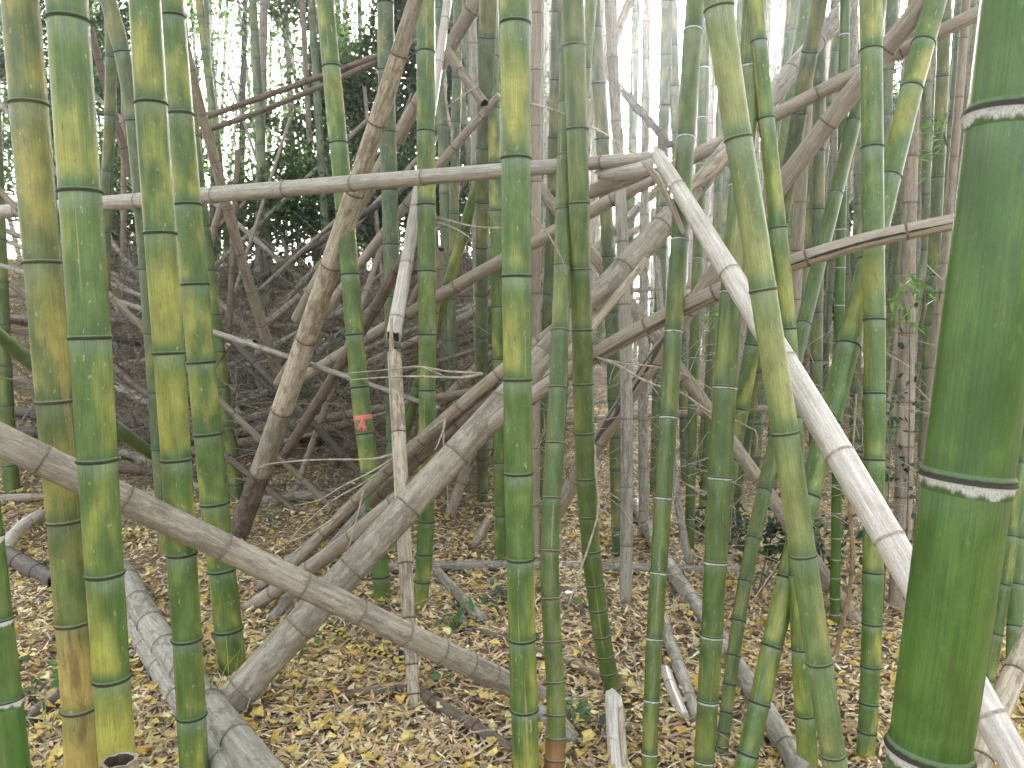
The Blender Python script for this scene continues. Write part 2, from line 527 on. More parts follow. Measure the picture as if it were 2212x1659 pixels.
def build_stem(root, path, nodes, mat, rmat, up_is_start=True, nseg=20, ring=True, ring_h=0.012, white_h=0.0,
               open0=None, open1=None, dead=False, lump=0.022, mats=None, ringamp=1.0, sec=None):
    """internodes and node rings as parts of root. Arc 0 is the upper end when up_is_start."""
    seed = next_seed()
    cuts = [0.0] + sorted(n for n in nodes if 0.03 < n < path.L - 0.02) + [path.L]
    prev = None
    for i in range(len(cuts) - 1):
        a, b = cuts[i], cuts[i + 1]
        ln = b - a
        n_mid = max(1, int(ln / 0.10))
        e = min(0.018, ln * 0.2)
        f = [0.0, e / ln * 0.5, e / ln] + [e / ln + (1 - 2 * e / ln) * (j + 1) / (n_mid + 1) for j in range(n_mid)] + [1 - e / ln, 1 - e / ln * 0.5, 1.0]
        ss = [a + q * ln for q in f]
        rr = []
        for q, s in zip(f, ss):
            d = min(q, 1 - q) * ln
            r = path.rad(s)
            bump = lump * math.exp(-(d / 0.010) ** 2) - 0.012 * math.exp(-((d - 0.03) / 0.02) ** 2)
            if dead: bump *= 0.6
            if (i == 0 and q < 0.5) or (i == len(cuts) - 2 and q > 0.5): bump = 0
            rr.append(r * (1 + bump))
        tt = [(1 - q) if up_is_start else q for q in f]
        j0 = j1 = None
        if i == 0 and open0 is not None: j0 = end_jag(nseg, open0)
        if i == len(cuts) - 2 and open1 is not None: j1 = end_jag(nseg, open1)
        m = mat if mats is None else mats[min(i, len(mats) - 1)]
        V, Fc, A = tube(path, ss, rr, tt, nseg, seed, j0, j1, wob=0.008 if dead else 0.006)
        inner = []
        # closed or hollow ends
        for which, op, jj in ((0, open0, j0), (1, open1, j1)):
            if (which == 0 and i == 0) or (which == 1 and i == len(cuts) - 2):
                base = 0 if which == 0 else (len(ss) - 1) * nseg
                if op is None:
                    Fc.append(tuple(range(base, base + nseg)) if which else tuple(range(base + nseg - 1, base - 1, -1)))
                else:
                    n0 = len(V)
                    s_e = ss[0] if which == 0 else ss[-1]
                    T, n1, n2 = path.frame(s_e)
                    c = path.pos(s_e); r = path.rad(s_e)
                    sg = 1 if which == 0 else -1
                    dep = min(0.12, ln * 0.6)
                    for lay, (rk, ds) in enumerate(((0.80, 0.0), (0.78, dep))):
                        for k in range(nseg):
                            aa = 2 * math.pi * k / nseg
                            dj = jj[k] if lay == 0 else 0.0
                            V.append(c + (n1 * math.cos(aa) + n2 * math.sin(aa)) * r * rk + T * (sg * ds + dj))
                    for k in range(nseg):
                        k2 = (k + 1) % nseg
                        Fc.append((base + k, base + k2, n0 + k2, n0 + k))
                        inner.append(len(Fc))
                        Fc.append((n0 + k, n0 + k2, n0 + nseg + k2, n0 + nseg + k))
                    inner.append(len(Fc))
                    Fc.append(tuple(range(n0 + nseg, n0 + 2 * nseg)))
                    ex = 2 * nseg
                    A['bc'] = np.vstack([A['bc'], np.tile([[0.02, 0.02, s_e]], (ex, 1))])
                    A['tt'] = np.concatenate([A['tt'], np.full(ex, 0.5)]); A['seed'] = np.full(len(V), seed)
        ob = mk('internode', V, Fc, m, root, A)
        if inner:
            ob.data.materials.append(M_HOLLOW)
            for fi in inner: ob.data.polygons[fi].material_index = 1
        if ring and 0 < i:
            s = a
            r = path.rad(s)
            sg = 1 if up_is_start else -1        # +1: growing arc goes down the stem
            h = ring_h
            lo = h * 0.9 + white_h
            k_ = 0.0035 * ringamp * (r / 0.05)
            prof = [(lo, 0.0006, 0.0), (h * 0.75, 0.0010, 0.30), (h * 0.40, k_ * 0.9, 0.45), (h * 0.12, k_ * 1.2, 0.53),
                    (-h * 0.10, k_ * 0.55, 0.60), (-h * 0.35, k_ * 0.9, 0.68), (-h * 0.8, 0.0011, 0.82), (-h * 1.25, 0.0004, 1.0)]
            if white_h > 0:
                prof[1] = (h * 0.75, 0.0012, 0.40)
            if sg < 0: pass
            S = [s + sg * q[0] for q in prof]
            Rr = []
            for q in prof:
                d = abs(q[0])
                bump = lump * math.exp(-(d / 0.010) ** 2) - 0.012 * math.exp(-((d - 0.03) / 0.02) ** 2)
                if dead: bump *= 0.6
                Rr.append(r * (1 + bump) + q[1])
            T_ = [q[2] for q in prof]
            if sg < 0: pass
            V, Fc, A = tube(path, S, Rr, T_, nseg, seed + 0.37 * i, None, None)
            if sg < 0:
                Fc = [tuple(reversed(q)) for q in Fc]
            mk('node_ring', V, Fc, rmat, root, A)
    return seed

def auto_nodes(L, sp, start=None, jitter=0.12):
    out, s = [], start if start is not None else sp * random.uniform(0.3, 0.9)
    while s < L - 0.04:
        out.append(s); s += sp * random.uniform(1 - jitter, 1 + jitter)
    return out

GREEN_GROUP = 'living bamboo culms standing in the grove'
DEAD_GROUP = 'dead bamboo poles leaning across the grove'

def culm(label, style, pts, D, nodes=None, sp=0.27, ring=None, nseg=None, top=1.2, white_h=0.0, cat='bamboo culm',
         name='bamboo_culm', group=GREEN_GROUP, dead=False, below=True, open_top=None, mats=None, ring_h=None, lump=0.022, foot_mat=None):
    """standing culm: pts from the top of the picture down; D = distances (upper, lower); lower None = where the last pixel meets the ground"""
    D0, D1 = D
    if D1 is None:
        D1 = on_ground(pts[-1][0], pts[-1][1]).y
        if D0 is None: D0 = D1
    P, R = px_path(pts, D0, D1, smooth=0.6)
    # down into the ground
    d = (P[-1] - P[-2]).normalized()
    if below:
        d = Vector((d.x, d.y, min(d.z, -0.5))).normalized()
        q = P[-1].copy(); n = 0
        while q.z > gz(q.x, q.y) - 0.06 and n < 400:
            q = q + d * 0.02; n += 1
        if n > 1:
            P.append(q); R.append(R[-1] * (1.0 if n < 12 else 0.98))
    # on above the picture
    extra = 0
    if top > 0:
        u = (P[0] - P[1]).normalized()
        u = Vector((u.x * 0.9, u.y * 0.9, max(u.z, 0.4))).normalized()
        for q_ in range(3):
            P.insert(0, P[0] + u * (top / 3)); R.insert(0, R[0] * 0.985)
    path = Path(P, R)
    ns = []
    if nodes is not None:
        for v in nodes: ns.append(s_of_pixel(path, 'y', v))
        ns.sort()
        if len(ns) >= 2:
            sp_t, sp_b = ns[1] - ns[0], ns[-1] - ns[-2]
            s = ns[0] - sp_t
            while s > 0.1: ns.insert(0, s); s -= sp_t
            s = ns[-1] + sp_b * 0.9
            while s < path.L - 0.12: ns.append(s); s += sp_b * 0.85
    else:
        ns = auto_nodes(path.L, sp)
    wpx = max(p[2] for p in pts)
    if nseg is None: nseg = 28 if wpx > 55 else (18 if wpx > 26 else 12)
    foot = Vector(path.p[-1]); foot.z = max(foot.z, gz(foot.x, foot.y)) if below else foot.z
    root = empty(name, foot)
    tag(root, label, cat, group)
    m = MD[style] if dead else MG[style]
    rm = MDR[style] if dead else MR[ring or style]
    rh = ring_h if ring_h else max(0.003, (0.08 if dead else 0.125) * float(np.median(path.r)))
    if foot_mat:
        sf = s_of_pixel(path, 'y', foot_mat[0])
        cu = [0.0] + sorted(n_ for n_ in ns if 0.03 < n_ < path.L - 0.02) + [path.L]
        mats = [foot_mat[1] if (a_ + b_) / 2 > sf else m for a_, b_ in zip(cu[:-1], cu[1:])]
    build_stem(root, path, ns, m, rm, True, nseg, True, rh, white_h, open_top, None, dead, lump, mats)
    return root, path

def pole(label, style, pts, D, sp=0.24, nodes=None, naxis='x', base_first=True, nseg=None, name='dead_bamboo_pole', group=DEAD_GROUP,
         open0=None, open1=None, cat='bamboo pole', mode='air', mats=None, fit=2, lift=1.0, ring_h=0.0038, ext0=0.0, ext1=0.0):
    """leaning or fallen pole; mode ground lays every point on the ground"""
    if mode == 'ground':
        P, R = [], []
        for x, y, w in pts:
            q = on_ground(x, y)
            r = 0.5 * w * depth_at(x, y, q.y) / F
            q = on_ground(x, y, r * lift)
            q.z = gz(q.x, q.y) + r * lift
            P.append(q); R.append(r)
        P, R = even_out(P, R, 0.5)
    else:
        D0, D1 = D
        if D0 is None: D0 = on_ground(pts[0][0], pts[0][1]).y
        if D1 is None: D1 = on_ground(pts[-1][0], pts[-1][1]).y
        P, R = px_path(pts, D0, D1, fit=fit)
        # the pole goes on outside the picture, as far as the ground lets it
        for e_, first in ((ext0, True), (ext1, False)):
            if e_ > 0:
                a_, b_ = (P[0], P[1]) if first else (P[-1], P[-2])
                d_ = (a_ - b_).normalized(); q_ = a_.copy(); t_ = 0.0
                while t_ < e_ and q_.z > gz(q_.x, q_.y) - 0.02:
                    q_ = q_ + d_ * 0.03; t_ += 0.03
                if t_ > 0.05:
                    k_ = max(1, int(round(t_ / max(0.15, (a_ - b_).length))))
                    for j_ in range(1, k_ + 1):
                        v_ = a_.lerp(q_, j_ / k_)
                        if first: P.insert(0, v_); R.insert(0, R[0])
                        else: P.append(v_); R.append(R[-1])
    path = Path(P, R)
    if nodes is not None:
        ns = [s_of_pixel(path, naxis, v) for v in nodes]
    else:
        ns = auto_nodes(path.L, sp)
    wpx = max(p[2] for p in pts)
    if nseg is None: nseg = 26 if wpx > 50 else (16 if wpx > 22 else 10)
    root = empty(name, P[0] if base_first else P[-1])
    tag(root, label, cat, group)
    build_stem(root, path, ns, MD[style] if style in MD else MG[style], MDR[style] if style in MD else MR[style], not base_first, nseg, True, ring_h, 0.0, open0, open1, style in MD, 0.03, mats, 0.8)
    return root, path

def twig_mesh(name, P, r0, r1, mat, parent=None, nseg=5):
    path = Path(P, [r0 + (r1 - r0) * i / (len(P) - 1) for i in range(len(P))])
    n = max(6, 3 * len(P))
    ss = [path.L * i / n for i in range(n + 1)]
    V, Fc, A = tube(path, ss, [path.rad(s) * (1.25 if (i % 5 == 2) else 1.0) for i, s in enumerate(ss)], [0.5] * (n + 1), nseg, 0.0)
    Fc.append(tuple(range(nseg - 1, -1, -1))); Fc.append(tuple(range(n * nseg, n * nseg + nseg)))
    return mk(name, V, Fc, mat, parent)

def twig(parent, pts, D0, D1=None, w0=7, w1=3, mat=None):
    D1 = D1 or D0
    P = []
    for i, (x, y) in enumerate(pts):
        u = i / (len(pts) - 1)
        D = D0 + (D1 - D0) * u
        P.append(at(x, y, D))
    return twig_mesh('twig', P, 0.5 * w0 * D0 / F, 0.5 * w1 * D1 / F, mat or M_TWIG, parent)

# ------------------------------------------------------------------ the ground
def axis(lo, hi, flo, fhi, fine):
    a = list(np.arange(flo, fhi + 1e-6, fine))
    s, v = fine, flo
    left = []
    while v > lo:
        s *= 1.35; v -= s; left.append(max(v, lo))
    s, v = fine, fhi
    right = []
    while v < hi:
        s *= 1.35; v += s; right.append(min(v, hi))
    return np.array(left[::-1] + a + right)

gx, gy = axis(-400, 400, -6, 6, 0.12), axis(-60, 900, 0.5, 14, 0.12)
XX, YY = np.meshgrid(gx, gy)
ZZ = ground_z(XX, YY)
gv = np.stack([XX, YY, ZZ], -1).reshape(-1, 3)
nx, ny = len(gx), len(gy)
ii, jj = np.meshgrid(np.arange(nx - 1), np.arange(ny - 1))
q0 = (jj * nx + ii).ravel()
gf = np.stack([q0, q0 + 1, q0 + nx + 1, q0 + nx], 1)
k = NT('forest_soil', 0.9, 0.2)
g = k.n('ShaderNodeNewGeometry').outputs['Position']
n1 = k.noise(g, 3.0, 5.0, 0.6); n2 = k.noise(g, 45.0, 4.0, 0.7)
c = k.mix(k.sm(n1, 0.35, 0.65), (0.13, 0.10, 0.065), (0.24, 0.19, 0.125))
c = k.mix(k.sm(n2, 0.45, 0.65), c, (0.36, 0.285, 0.18))
k.color(c); k.bump(n2, 0.8, 0.02)
ground = mk_fast('ground', gv, gf.ravel(), np.full(len(gf), 4), k.m, smooth=True)
ground.data.polygons.foreach_set('use_smooth', [True] * len(ground.data.polygons))
tag(ground, 'forest floor covered with dry bamboo leaves and yellow ginkgo leaves', None, None, 'structure')

# ------------------------------------------------------------------ fallen leaves
def rot_mats(n, tilt):
    yaw = rng.uniform(0, 2 * math.pi, n); pit = rng.normal(0, tilt, n); rol = rng.normal(0, tilt, n)
    cy, sy, cp, sp, cr, sr = np.cos(yaw), np.sin(yaw), np.cos(pit), np.sin(pit), np.cos(rol), np.sin(rol)
    Rm = np.empty((n, 3, 3))
    Rm[:, 0, 0] = cy * cp; Rm[:, 0, 1] = cy * sp * sr - sy * cr; Rm[:, 0, 2] = cy * sp * cr + sy * sr
    Rm[:, 1, 0] = sy * cp; Rm[:, 1, 1] = sy * sp * sr + cy * cr; Rm[:, 1, 2] = sy * sp * cr - cy * sr
    Rm[:, 2, 0] = -sp; Rm[:, 2, 1] = cp * sr; Rm[:, 2, 2] = cp * cr
    return Rm

BLADE = np.array([(-.5, 0, 0), (-.2, .5, 0), (-.2, -.5, 0), (.2, .42, 0), (.2, -.42, 0), (.5, 0, 0)])
BLADE_F = [[0, 2, 1], [1, 2, 4, 3], [3, 4, 5]]
FAN = np.array([(-.5, 0, 0), (.22, -.58, .05), (.42, -.30, 0), (.26, 0, .02), (.42, .30, 0), (.22, .58, .05)])
FAN_F = [[0, 1, 2], [0, 2, 3], [0, 3, 4], [0, 4, 5]]

def leaf_cloud(name, pos, length, width, cols, mat, tmpl, tf, Rm=None, tilt=0.3, bend=0.25):
    n = len(pos)
    if Rm is None: Rm = rot_mats(n, tilt)
    L = length[:, None]; W = width[:, None]
    loc = np.empty((n, len(tmpl), 3))
    loc[:, :, 0] = tmpl[None, :, 0] * L
    loc[:, :, 1] = tmpl[None, :, 1] * W
    b = rng.normal(0, bend, n)[:, None]
    loc[:, :, 2] = tmpl[None, :, 2] * L + b * L * (tmpl[None, :, 0] ** 2) + np.abs(tmpl[None, :, 1]) * W * 0.25
    v = np.einsum('nij,nkj->nki', Rm, loc) + pos[:, None, :]
    nv = len(tmpl)
    flat = np.concatenate([np.array(f) for f in tf]); tot = np.array([len(f) for f in tf])
    ff = (flat[None, :] + (np.arange(n) * nv)[:, None]).ravel()
    return mk_fast(name, v.reshape(-1, 3), ff, np.tile(tot, n), mat, {'lc': np.repeat(cols, nv, axis=0)})

def scatter(n, d0, d1, power, spread=0.95):
    """points on the ground in view, thinning with distance"""
    u = rng.uniform(0, 1, n)
    a = 2 - power
    D = (d0 ** a + u * (d1 ** a - d0 ** a)) ** (1 / a)
    x = rng.uniform(-spread, spread, n) * D
    return x, D

def pick(pal, n, var=0.18):
    pal = np.array(pal)
    c = pal[rng.integers(0, len(pal), n)]
    return np.clip(c * rng.normal(1, var, (n, 1)) * rng.normal(1, 0.04, (n, 3)), 0.01, 0.85)

M_LITTER = leaf_mat('dry_leaf', 0.65, 0.0, 0.35)
TANS = [(0.50, 0.38, 0.23), (0.57, 0.46, 0.30), (0.42, 0.30, 0.18), (0.60, 0.51, 0.38), (0.33, 0.22, 0.13), (0.48, 0.35, 0.22), (0.62, 0.52, 0.40)]
GINK = [(0.60, 0.41, 0.09), (0.66, 0.50, 0.16), (0.54, 0.36, 0.08), (0.66, 0.56, 0.29), (0.50, 0.37, 0.14)]
n = 200000
x, y = scatter(n, 1.7, 15, 1.35)
nb_ = 26000
x = np.concatenate([x, rng.uniform(-8, 1.5, nb_)]); y = np.concatenate([y, rng.uniform(5.0, 12.5, nb_)]); n += nb_
z = ground_z(x, y) + rng.uniform(0.002, 0.035, n) ** 1.0
tag(leaf_cloud('leaf_litter', np.stack([x, y, z], 1), rng.uniform(0.03, 0.08, n), rng.uniform(0.006, 0.013, n), np.clip(pick(TANS, n, 0.22) * np.array([1.2, 1.12, 0.98]), 0, 0.8), M_LITTER, BLADE, BLADE_F, tilt=0.28),
    'dry tan bamboo leaves strewn over the forest floor', 'leaf litter', None, 'stuff')
def gink_mask(x, y):
    f = np.sin(x * 1.7 + 1.1) * np.sin(y * 1.3 + 0.4) + 0.6 * np.sin(x * 4.1 - y * 2.3)
    return f
n = 42000
x, y = scatter(n, 1.8, 14, 1.2)
keep = rng.uniform(0, 1, n) < 0.62 + 0.30 * gink_mask(x, y)
x, y = x[keep], y[keep]; n = len(x)
z = ground_z(x, y) + rng.uniform(0.018, 0.048, n)
gp = np.stack([x, y, z], 1)
gl = rng.uniform(0.026, 0.048, n); gc = pick(GINK, n, 0.14)
# the leaves largest in view stand apart as pieces of the ground
px_y = CY - F * ((gp[:, 1]) * SP + (gp[:, 2] - CAM_H) * CP) / (gp[:, 1] * CP - (gp[:, 2] - CAM_H) * SP)
px_x = CX + F * gp[:, 0] / (gp[:, 1] * CP - (gp[:, 2] - CAM_H) * SP)
inv = (px_y < 1655) & (px_x > 5) & (px_x < 2207)
score = np.where(inv, gl / gp[:, 1], 0)
top_i = np.argsort(-score)[:300]
rest = np.setdiff1d(np.arange(n), top_i)
tag(leaf_cloud('ginkgo_litter', gp[rest], gl[rest], gl[rest] * 0.95, gc[rest], M_LITTER, FAN, FAN_F, tilt=0.32, bend=0.35),
    'yellow fan shaped ginkgo leaves scattered over the dry litter', 'leaf litter', None, 'stuff')
gm = []
for ci in range(5):
    me = bpy.data.meshes.new('ginkgo_leaf')
    t_ = FAN.copy(); t_[:, 2] += rng.normal(0, 0.06, 6) + 0.25 * np.abs(t_[:, 1])
    t_[:, 1] *= 0.95
    me.from_pydata(t_.tolist(), [], FAN_F)
    a_ = me.attributes.new('lc', 'FLOAT_VECTOR', 'POINT'); a_.data.foreach_set('vector', np.tile(GINK[ci], 6).astype(np.float32))
    me.materials.append(M_LITTER); gm.append(me)
for i in top_i:
    o = bpy.data.objects.new('ginkgo_leaf', gm[int(rng.integers(0, 5))])
    COL.objects.link(o); o.parent = ground
    o.location = gp[i]; s = float(gl[i]); o.scale = (s, s, s)
    o.rotation_euler = (rng.normal(0, 0.3), rng.normal(0, 0.3), rng.uniform(0, 6.28))

# ------------------------------------------------------------------ living culms, each read off the photograph
C = {}
C['a1'] = culm('faded yellow green culm with brown lower end, beyond the grey pole at the edge', 'faded',
     [(42, -20, 86), (60, 226, 88), (93, 568, 86), (118, 868, 82), (138, 1126, 80), (160, 1345, 80), (172, 1530, 80), (180, 1690, 80)], (2.4, 2.42),
     [226, 568, 868, 1126, 1345, 1530], foot_mat=(1340, MG['browned']))
C['a2'] = culm('thick green culm with yellow blotches standing in front of the grey fallen pole', 'yellow',
     [(143, -20, 95), (146, 45, 95), (173, 415, 97), (196, 730, 94), (211, 994, 90), (224, 1240, 86), (243, 1465, 82), (256, 1690, 82)], (2.0, 2.0),
     [45, 415, 730, 994, 1240, 1465])
C['a3'] = culm('green culm with cream scars crossed by the grey pole, before its slimmer neighbour', 'yellow',
     [(312, -20, 71), (325, 225, 73), (345, 505, 71), (367, 763, 69), (380, 993, 67), (393, 1196, 66), (404, 1380, 66), (415, 1545, 65), (421, 1690, 64)], (2.42, 2.42),
     [225, 505, 763, 993, 1196, 1380, 1545])
C['a4'] = culm('yellow green culm just behind the scarred culm, foot at the thick leaning pole', 'yellow',
     [(368, -20, 58), (372, 38, 58), (388, 248, 60), (406, 443, 61), (421, 615, 62), (434, 783, 62), (448, 938, 63), (464, 1088, 62), (478, 1231, 62), (495, 1360, 62), (506, 1470, 62)], (3.2, None),
     [38, 248, 443, 615, 783, 938, 1088, 1231, 1360])
C['a5'] = culm('slim yellow green culm peeping out behind the culm with the leaning foot', 'green',
     [(440, 500, 32), (456, 640, 32), (472, 753, 32), (478, 835, 33), (490, 918, 33), (502, 986, 33), (510, 1046, 33), (513, 1083, 33)], (None, None),
     [585, 680, 760, 835, 918, 986, 1046], top=2.5)
C['a6'] = culm('kinked olive culm at the top, tucked behind the culm with the cream scars', 'dull',
     [(228, -20, 37), (246, 50, 37), (267, 112, 36), (282, 200, 35), (296, 330, 34), (312, 520, 33), (330, 760, 33), (345, 1000, 33)], (4.4, 4.8), [112, 260, 420, 580])
C['a7'] = culm('short olive culm between the two thick culms at the upper edge', 'dull',
     [(236, -20, 25), (243, 120, 26), (239, 250, 27), (231, 370, 26), (229, 440, 26), (226, 600, 26), (222, 800, 26)], (5.6, 6.2), [122, 248, 368, 500, 630])
C['a8'] = culm('dark green culm with white node rings cut by the lower picture corner', 'deep',
     [(-52, 900, 70), (-30, 1139, 68), (-2, 1337, 68), (16, 1505, 68), (38, 1690, 68)], (1.75, 1.7), [1160, 1340, 1512], ring='deep', white_h=0.012, top=2.5)
C['a9'] = culm('short green culm foot on the litter at the far edge of the picture', 'green',
     [(2, 640, 36), (8, 800, 37), (14, 920, 38), (22, 1020, 38), (27, 1063, 38)], (None, None), [700, 790, 875, 950, 1005], top=2.5)
C['m1'] = culm('yellow green culm tied with a pink ribbon, behind the pale leaning pole', 'yellow',
     [(700, -20, 38), (715, 145, 40), (731, 310, 41), (745, 450, 40), (756, 593, 40), (766, 723, 40), (776, 836, 40), (787, 936, 40), (800, 1020, 40), (815, 1150, 39), (824, 1250, 38), (827, 1303, 38)], (4.3, None),
     [145, 310, 457, 593, 723, 836, 936, 1020, 1100, 1175, 1245])
C['m2'] = culm('grey green culm partly hidden by the pale leaning pole, behind the white snag', 'dull',
     [(832, -20, 37), (833, 150, 37), (838, 300, 36), (841, 410, 36), (846, 530, 35), (848, 700, 34), (850, 900, 34), (853, 1100, 33), (853, 1190, 33)], (4.9, None),
     [7, 152, 285, 410, 527, 640, 750, 850, 950, 1040, 1120])
C['m3'] = culm('straight yellow green culm with a bent foot, next to the white snag', 'yellow',
     [(920, -20, 39), (920, 113, 40), (920, 285, 41), (921, 443, 40), (922, 586, 39), (923, 723, 38), (923, 886, 36), (923, 1106, 36), (918, 1196, 36), (909, 1290, 34), (905, 1322, 33)], (4.1, None),
     [113, 285, 443, 586, 723, 843, 950, 1045, 1126, 1196, 1256])
C['m4'] = culm('tall straight yellow blotched culm standing alone in the middle of the picture', 'yellow',
     [(1112, -20, 64), (1113, 52, 64), (1114, 343, 64), (1116, 597, 63), (1117, 820, 62), (1120, 1022, 61), (1123, 1206, 60), (1128, 1379, 59), (1132, 1531, 58), (1138, 1690, 58)], (2.45, 2.45),
     [52, 343, 597, 820, 1022, 1206, 1379, 1531])
C['m5'] = culm('green culm leaning to its closely ringed foot beside the white broken stump', 'green',
     [(1236, -20, 50), (1240, 100, 48), (1247, 280, 46), (1251, 440, 44), (1254, 583, 44), (1258, 713, 45), (1259, 830, 45), (1262, 936, 44), (1266, 1033, 44), (1271, 1116, 42), (1282, 1263, 38), (1298, 1373, 40), (1322, 1486, 38), (1328, 1512, 36)], (2.95, None),
     [100, 280, 440, 583, 713, 830, 936, 1033, 1115, 1190, 1263, 1316, 1373, 1416, 1452, 1486], ring='faded')
C['m6'] = culm('green culm with rust brown foot just beside the tall middle culm', 'green',
     [(1222, 300, 36), (1218, 450, 36), (1213, 600, 37), (1208, 830, 39), (1198, 958, 41), (1191, 1076, 42), (1185, 1190, 41), (1187, 1293, 40), (1194, 1386, 40), (1200, 1473, 41), (1203, 1543, 42), (1200, 1610, 44), (1196, 1690, 46)], (3.1, 2.5),
     [455, 575, 715, 838, 958, 1076, 1190, 1293, 1386, 1473, 1543, 1594, 1640], top=2.0, ring='browned', foot_mat=(1590, MG['rust']))
C['r1'] = culm('slim green culm with white node rings crossing behind the broken pole', 'green',
     [(1504, -20, 42), (1495, 67, 42), (1483, 298, 39), (1466, 518, 39), (1456, 716, 40), (1443, 901, 40), (1434, 1075, 38), (1421, 1236, 37), (1415, 1378, 37), (1406, 1511, 35), (1403, 1626, 34), (1402, 1690, 34)], (3.15, 2.5),
     [67, 298, 518, 716, 901, 1075, 1236, 1378, 1511, 1626], ring='white', white_h=0.005)
C['r2'] = culm('thicker fresh green culm with white node rings, right of the slim ringed one', 'green',
     [(1632, -20, 52), (1624, 147, 50), (1610, 300, 48), (1594, 440, 48), (1580, 640, 50), (1566, 836, 51), (1554, 1031, 53), (1547, 1213, 50), (1538, 1373, 50), (1529, 1513, 46), (1521, 1641, 44), (1519, 1690, 44)], (2.75, 2.45),
     [147, 400, 630, 836, 1031, 1213, 1373, 1513, 1641], ring='white', white_h=0.005)
C['r3'] = culm('pale yellow green culm leaning in front of the bleached broken pole', 'pale',
     [(1549, -20, 66), (1562, 100, 64), (1596, 300, 60), (1620, 450, 59), (1650, 627, 61), (1695, 935, 60), (1737, 1199, 59), (1768, 1430, 56), (1800, 1629, 54), (1810, 1690, 54)], (2.15, 2.1),
     [20, 300, 627, 935, 1199, 1430, 1629])
C['r4'] = culm('yellow culm running close behind the pale leaning culm', 'yellow',
     [(1630, -20, 36), (1640, 110, 36), (1655, 257, 37), (1680, 493, 38), (1706, 711, 40), (1718, 950, 42), (1722, 1150, 43), (1727, 1401, 44), (1740, 1543, 45), (1748, 1690, 46)], (2.7, 2.5),
     [90, 257, 493, 711, 900, 1080, 1240, 1401, 1543])
C['r5'] = culm('long green culm slanting up to the corner, behind the bleached pole', 'yellow',
     [(2026, -20, 50), (1994, 95, 50), (1968, 193, 50), (1922, 383, 49), (1878, 565, 52), (1834, 746, 54), (1795, 890, 52), (1762, 1020, 51), (1696, 1249, 50), (1670, 1396, 49), (1641, 1519, 48), (1614, 1629, 47), (1602, 1690, 47)], (3.3, 2.45),
     [-10, 95, 193, 383, 565, 746, 910, 1070, 1249, 1396, 1519, 1629])
C['r6'] = culm('upright yellow and green culm, foot in the litter beside the huge dark culm', 'yellow',
     [(1880, -20, 52), (1883, 110, 52), (1883, 320, 50), (1886, 500, 49), (1890, 691, 49), (1890, 850, 48), (1889, 993, 48), (1886, 1236, 47), (1884, 1348, 46), (1881, 1440, 44), (1876, 1519, 43), (1874, 1581, 43), (1868, 1650, 42)], (2.95, None),
     [110, 320, 520, 691, 850, 993, 1120, 1236, 1348, 1440, 1519, 1581])
C['r7'] = culm('huge deep green culm with ragged white rings, nearest in the picture', 'deep',
     [(2230, -30, 222), (2190, 250, 214), (2141, 640, 208), (2093, 1030, 204), (2045, 1350, 196), (2008, 1622, 190), (1996, 1700, 188)], (0.93, 0.93),
     [-420, 250, 1032, 1622], ring='deep', white_h=0.011, ring_h=0.0075, top=1.6, lump=0.03)
C['r8'] = culm('slim yellow culm slipping behind the huge dark culm at the picture edge', 'yellow',
     [(2225, 900, 30), (2204, 1050, 30), (2190, 1150, 29), (2172, 1263, 28), (2150, 1400, 27), (2120, 1560, 27)], (2.9, 2.7), [1000, 1158, 1263, 1370, 1470], top=2.2)
C['r9'] = culm('small green culm behind the pale slanting pole at the picture edge', 'yellow',
     [(2214, 1000, 36), (2203, 1150, 36), (2197, 1263, 37), (2192, 1353, 37), (2188, 1440, 37), (2190, 1560, 38)], (3.4, 3.0), [1060, 1165, 1263, 1353, 1460, 1558], top=2.2)
C['r10'] = culm('green culm slanting down between the two white ringed culms and the pale culm', 'green',
     [(1905, -20, 30), (1870, 160, 31), (1848, 250, 32), (1805, 420, 33), (1775, 540, 33), (1735, 701, 34), (1682, 930, 34), (1639, 1106, 33), (1606, 1256, 32), (1583, 1416, 31), (1563, 1586, 28), (1552, 1690, 28)], (4.2, 2.6),
     [100, 265, 420, 565, 701, 830, 940, 1060, 1163, 1256, 1341, 1416, 1479, 1539, 1583, 1616], ring='dull')
C['r11'] = culm('short visible stretch of yellow green culm right of the thick ringed culm', 'yellow',
     [(1672, 480, 37), (1645, 650, 37), (1621, 770, 37), (1598, 900, 34), (1580, 1010, 32), (1560, 1130, 31)], (4.6, 4.6), [560, 745, 883, 990], top=2.0)

# further back, still one by one
def mid(key, label, style, pts, D, **kw):
    C[key] = culm(label, style, pts, D, **kw)
mid('m7', 'dim green culm left of the tall middle culm, reaching the picture top', 'dull', [(1056, -20, 42), (1050, 150, 36), (1044, 330, 31), (1040, 480, 28), (1040, 620, 27), (1041, 840, 27)], (4.6, 5.6), sp=0.33)
mid('m8', 'thin yellow green culm slanting left behind the straight culm with bent foot', 'yellow', [(1110, 60, 25), (1076, 240, 25), (1048, 340, 25), (1018, 450, 24), (983, 553, 24), (950, 690, 24), (892, 855, 24), (870, 950, 24)], (5.0, 5.6), sp=0.4, top=1.5)
mid('m9', 'very thin dim green culm between the bent foot culm and the middle culm', 'dull', [(990, -20, 21), (988, 150, 21), (984, 340, 20), (978, 560, 19), (974, 760, 19), (970, 860, 18)], (6.0, 6.4), sp=0.33)
mid('m10', 'yellow green culm half hidden behind the tall middle culm', 'yellow', [(1068, 300, 27), (1072, 500, 27), (1075, 650, 27), (1077, 850, 28), (1080, 1050, 29), (1084, 1212, 30)], (None, None), sp=0.3, top=2.5)
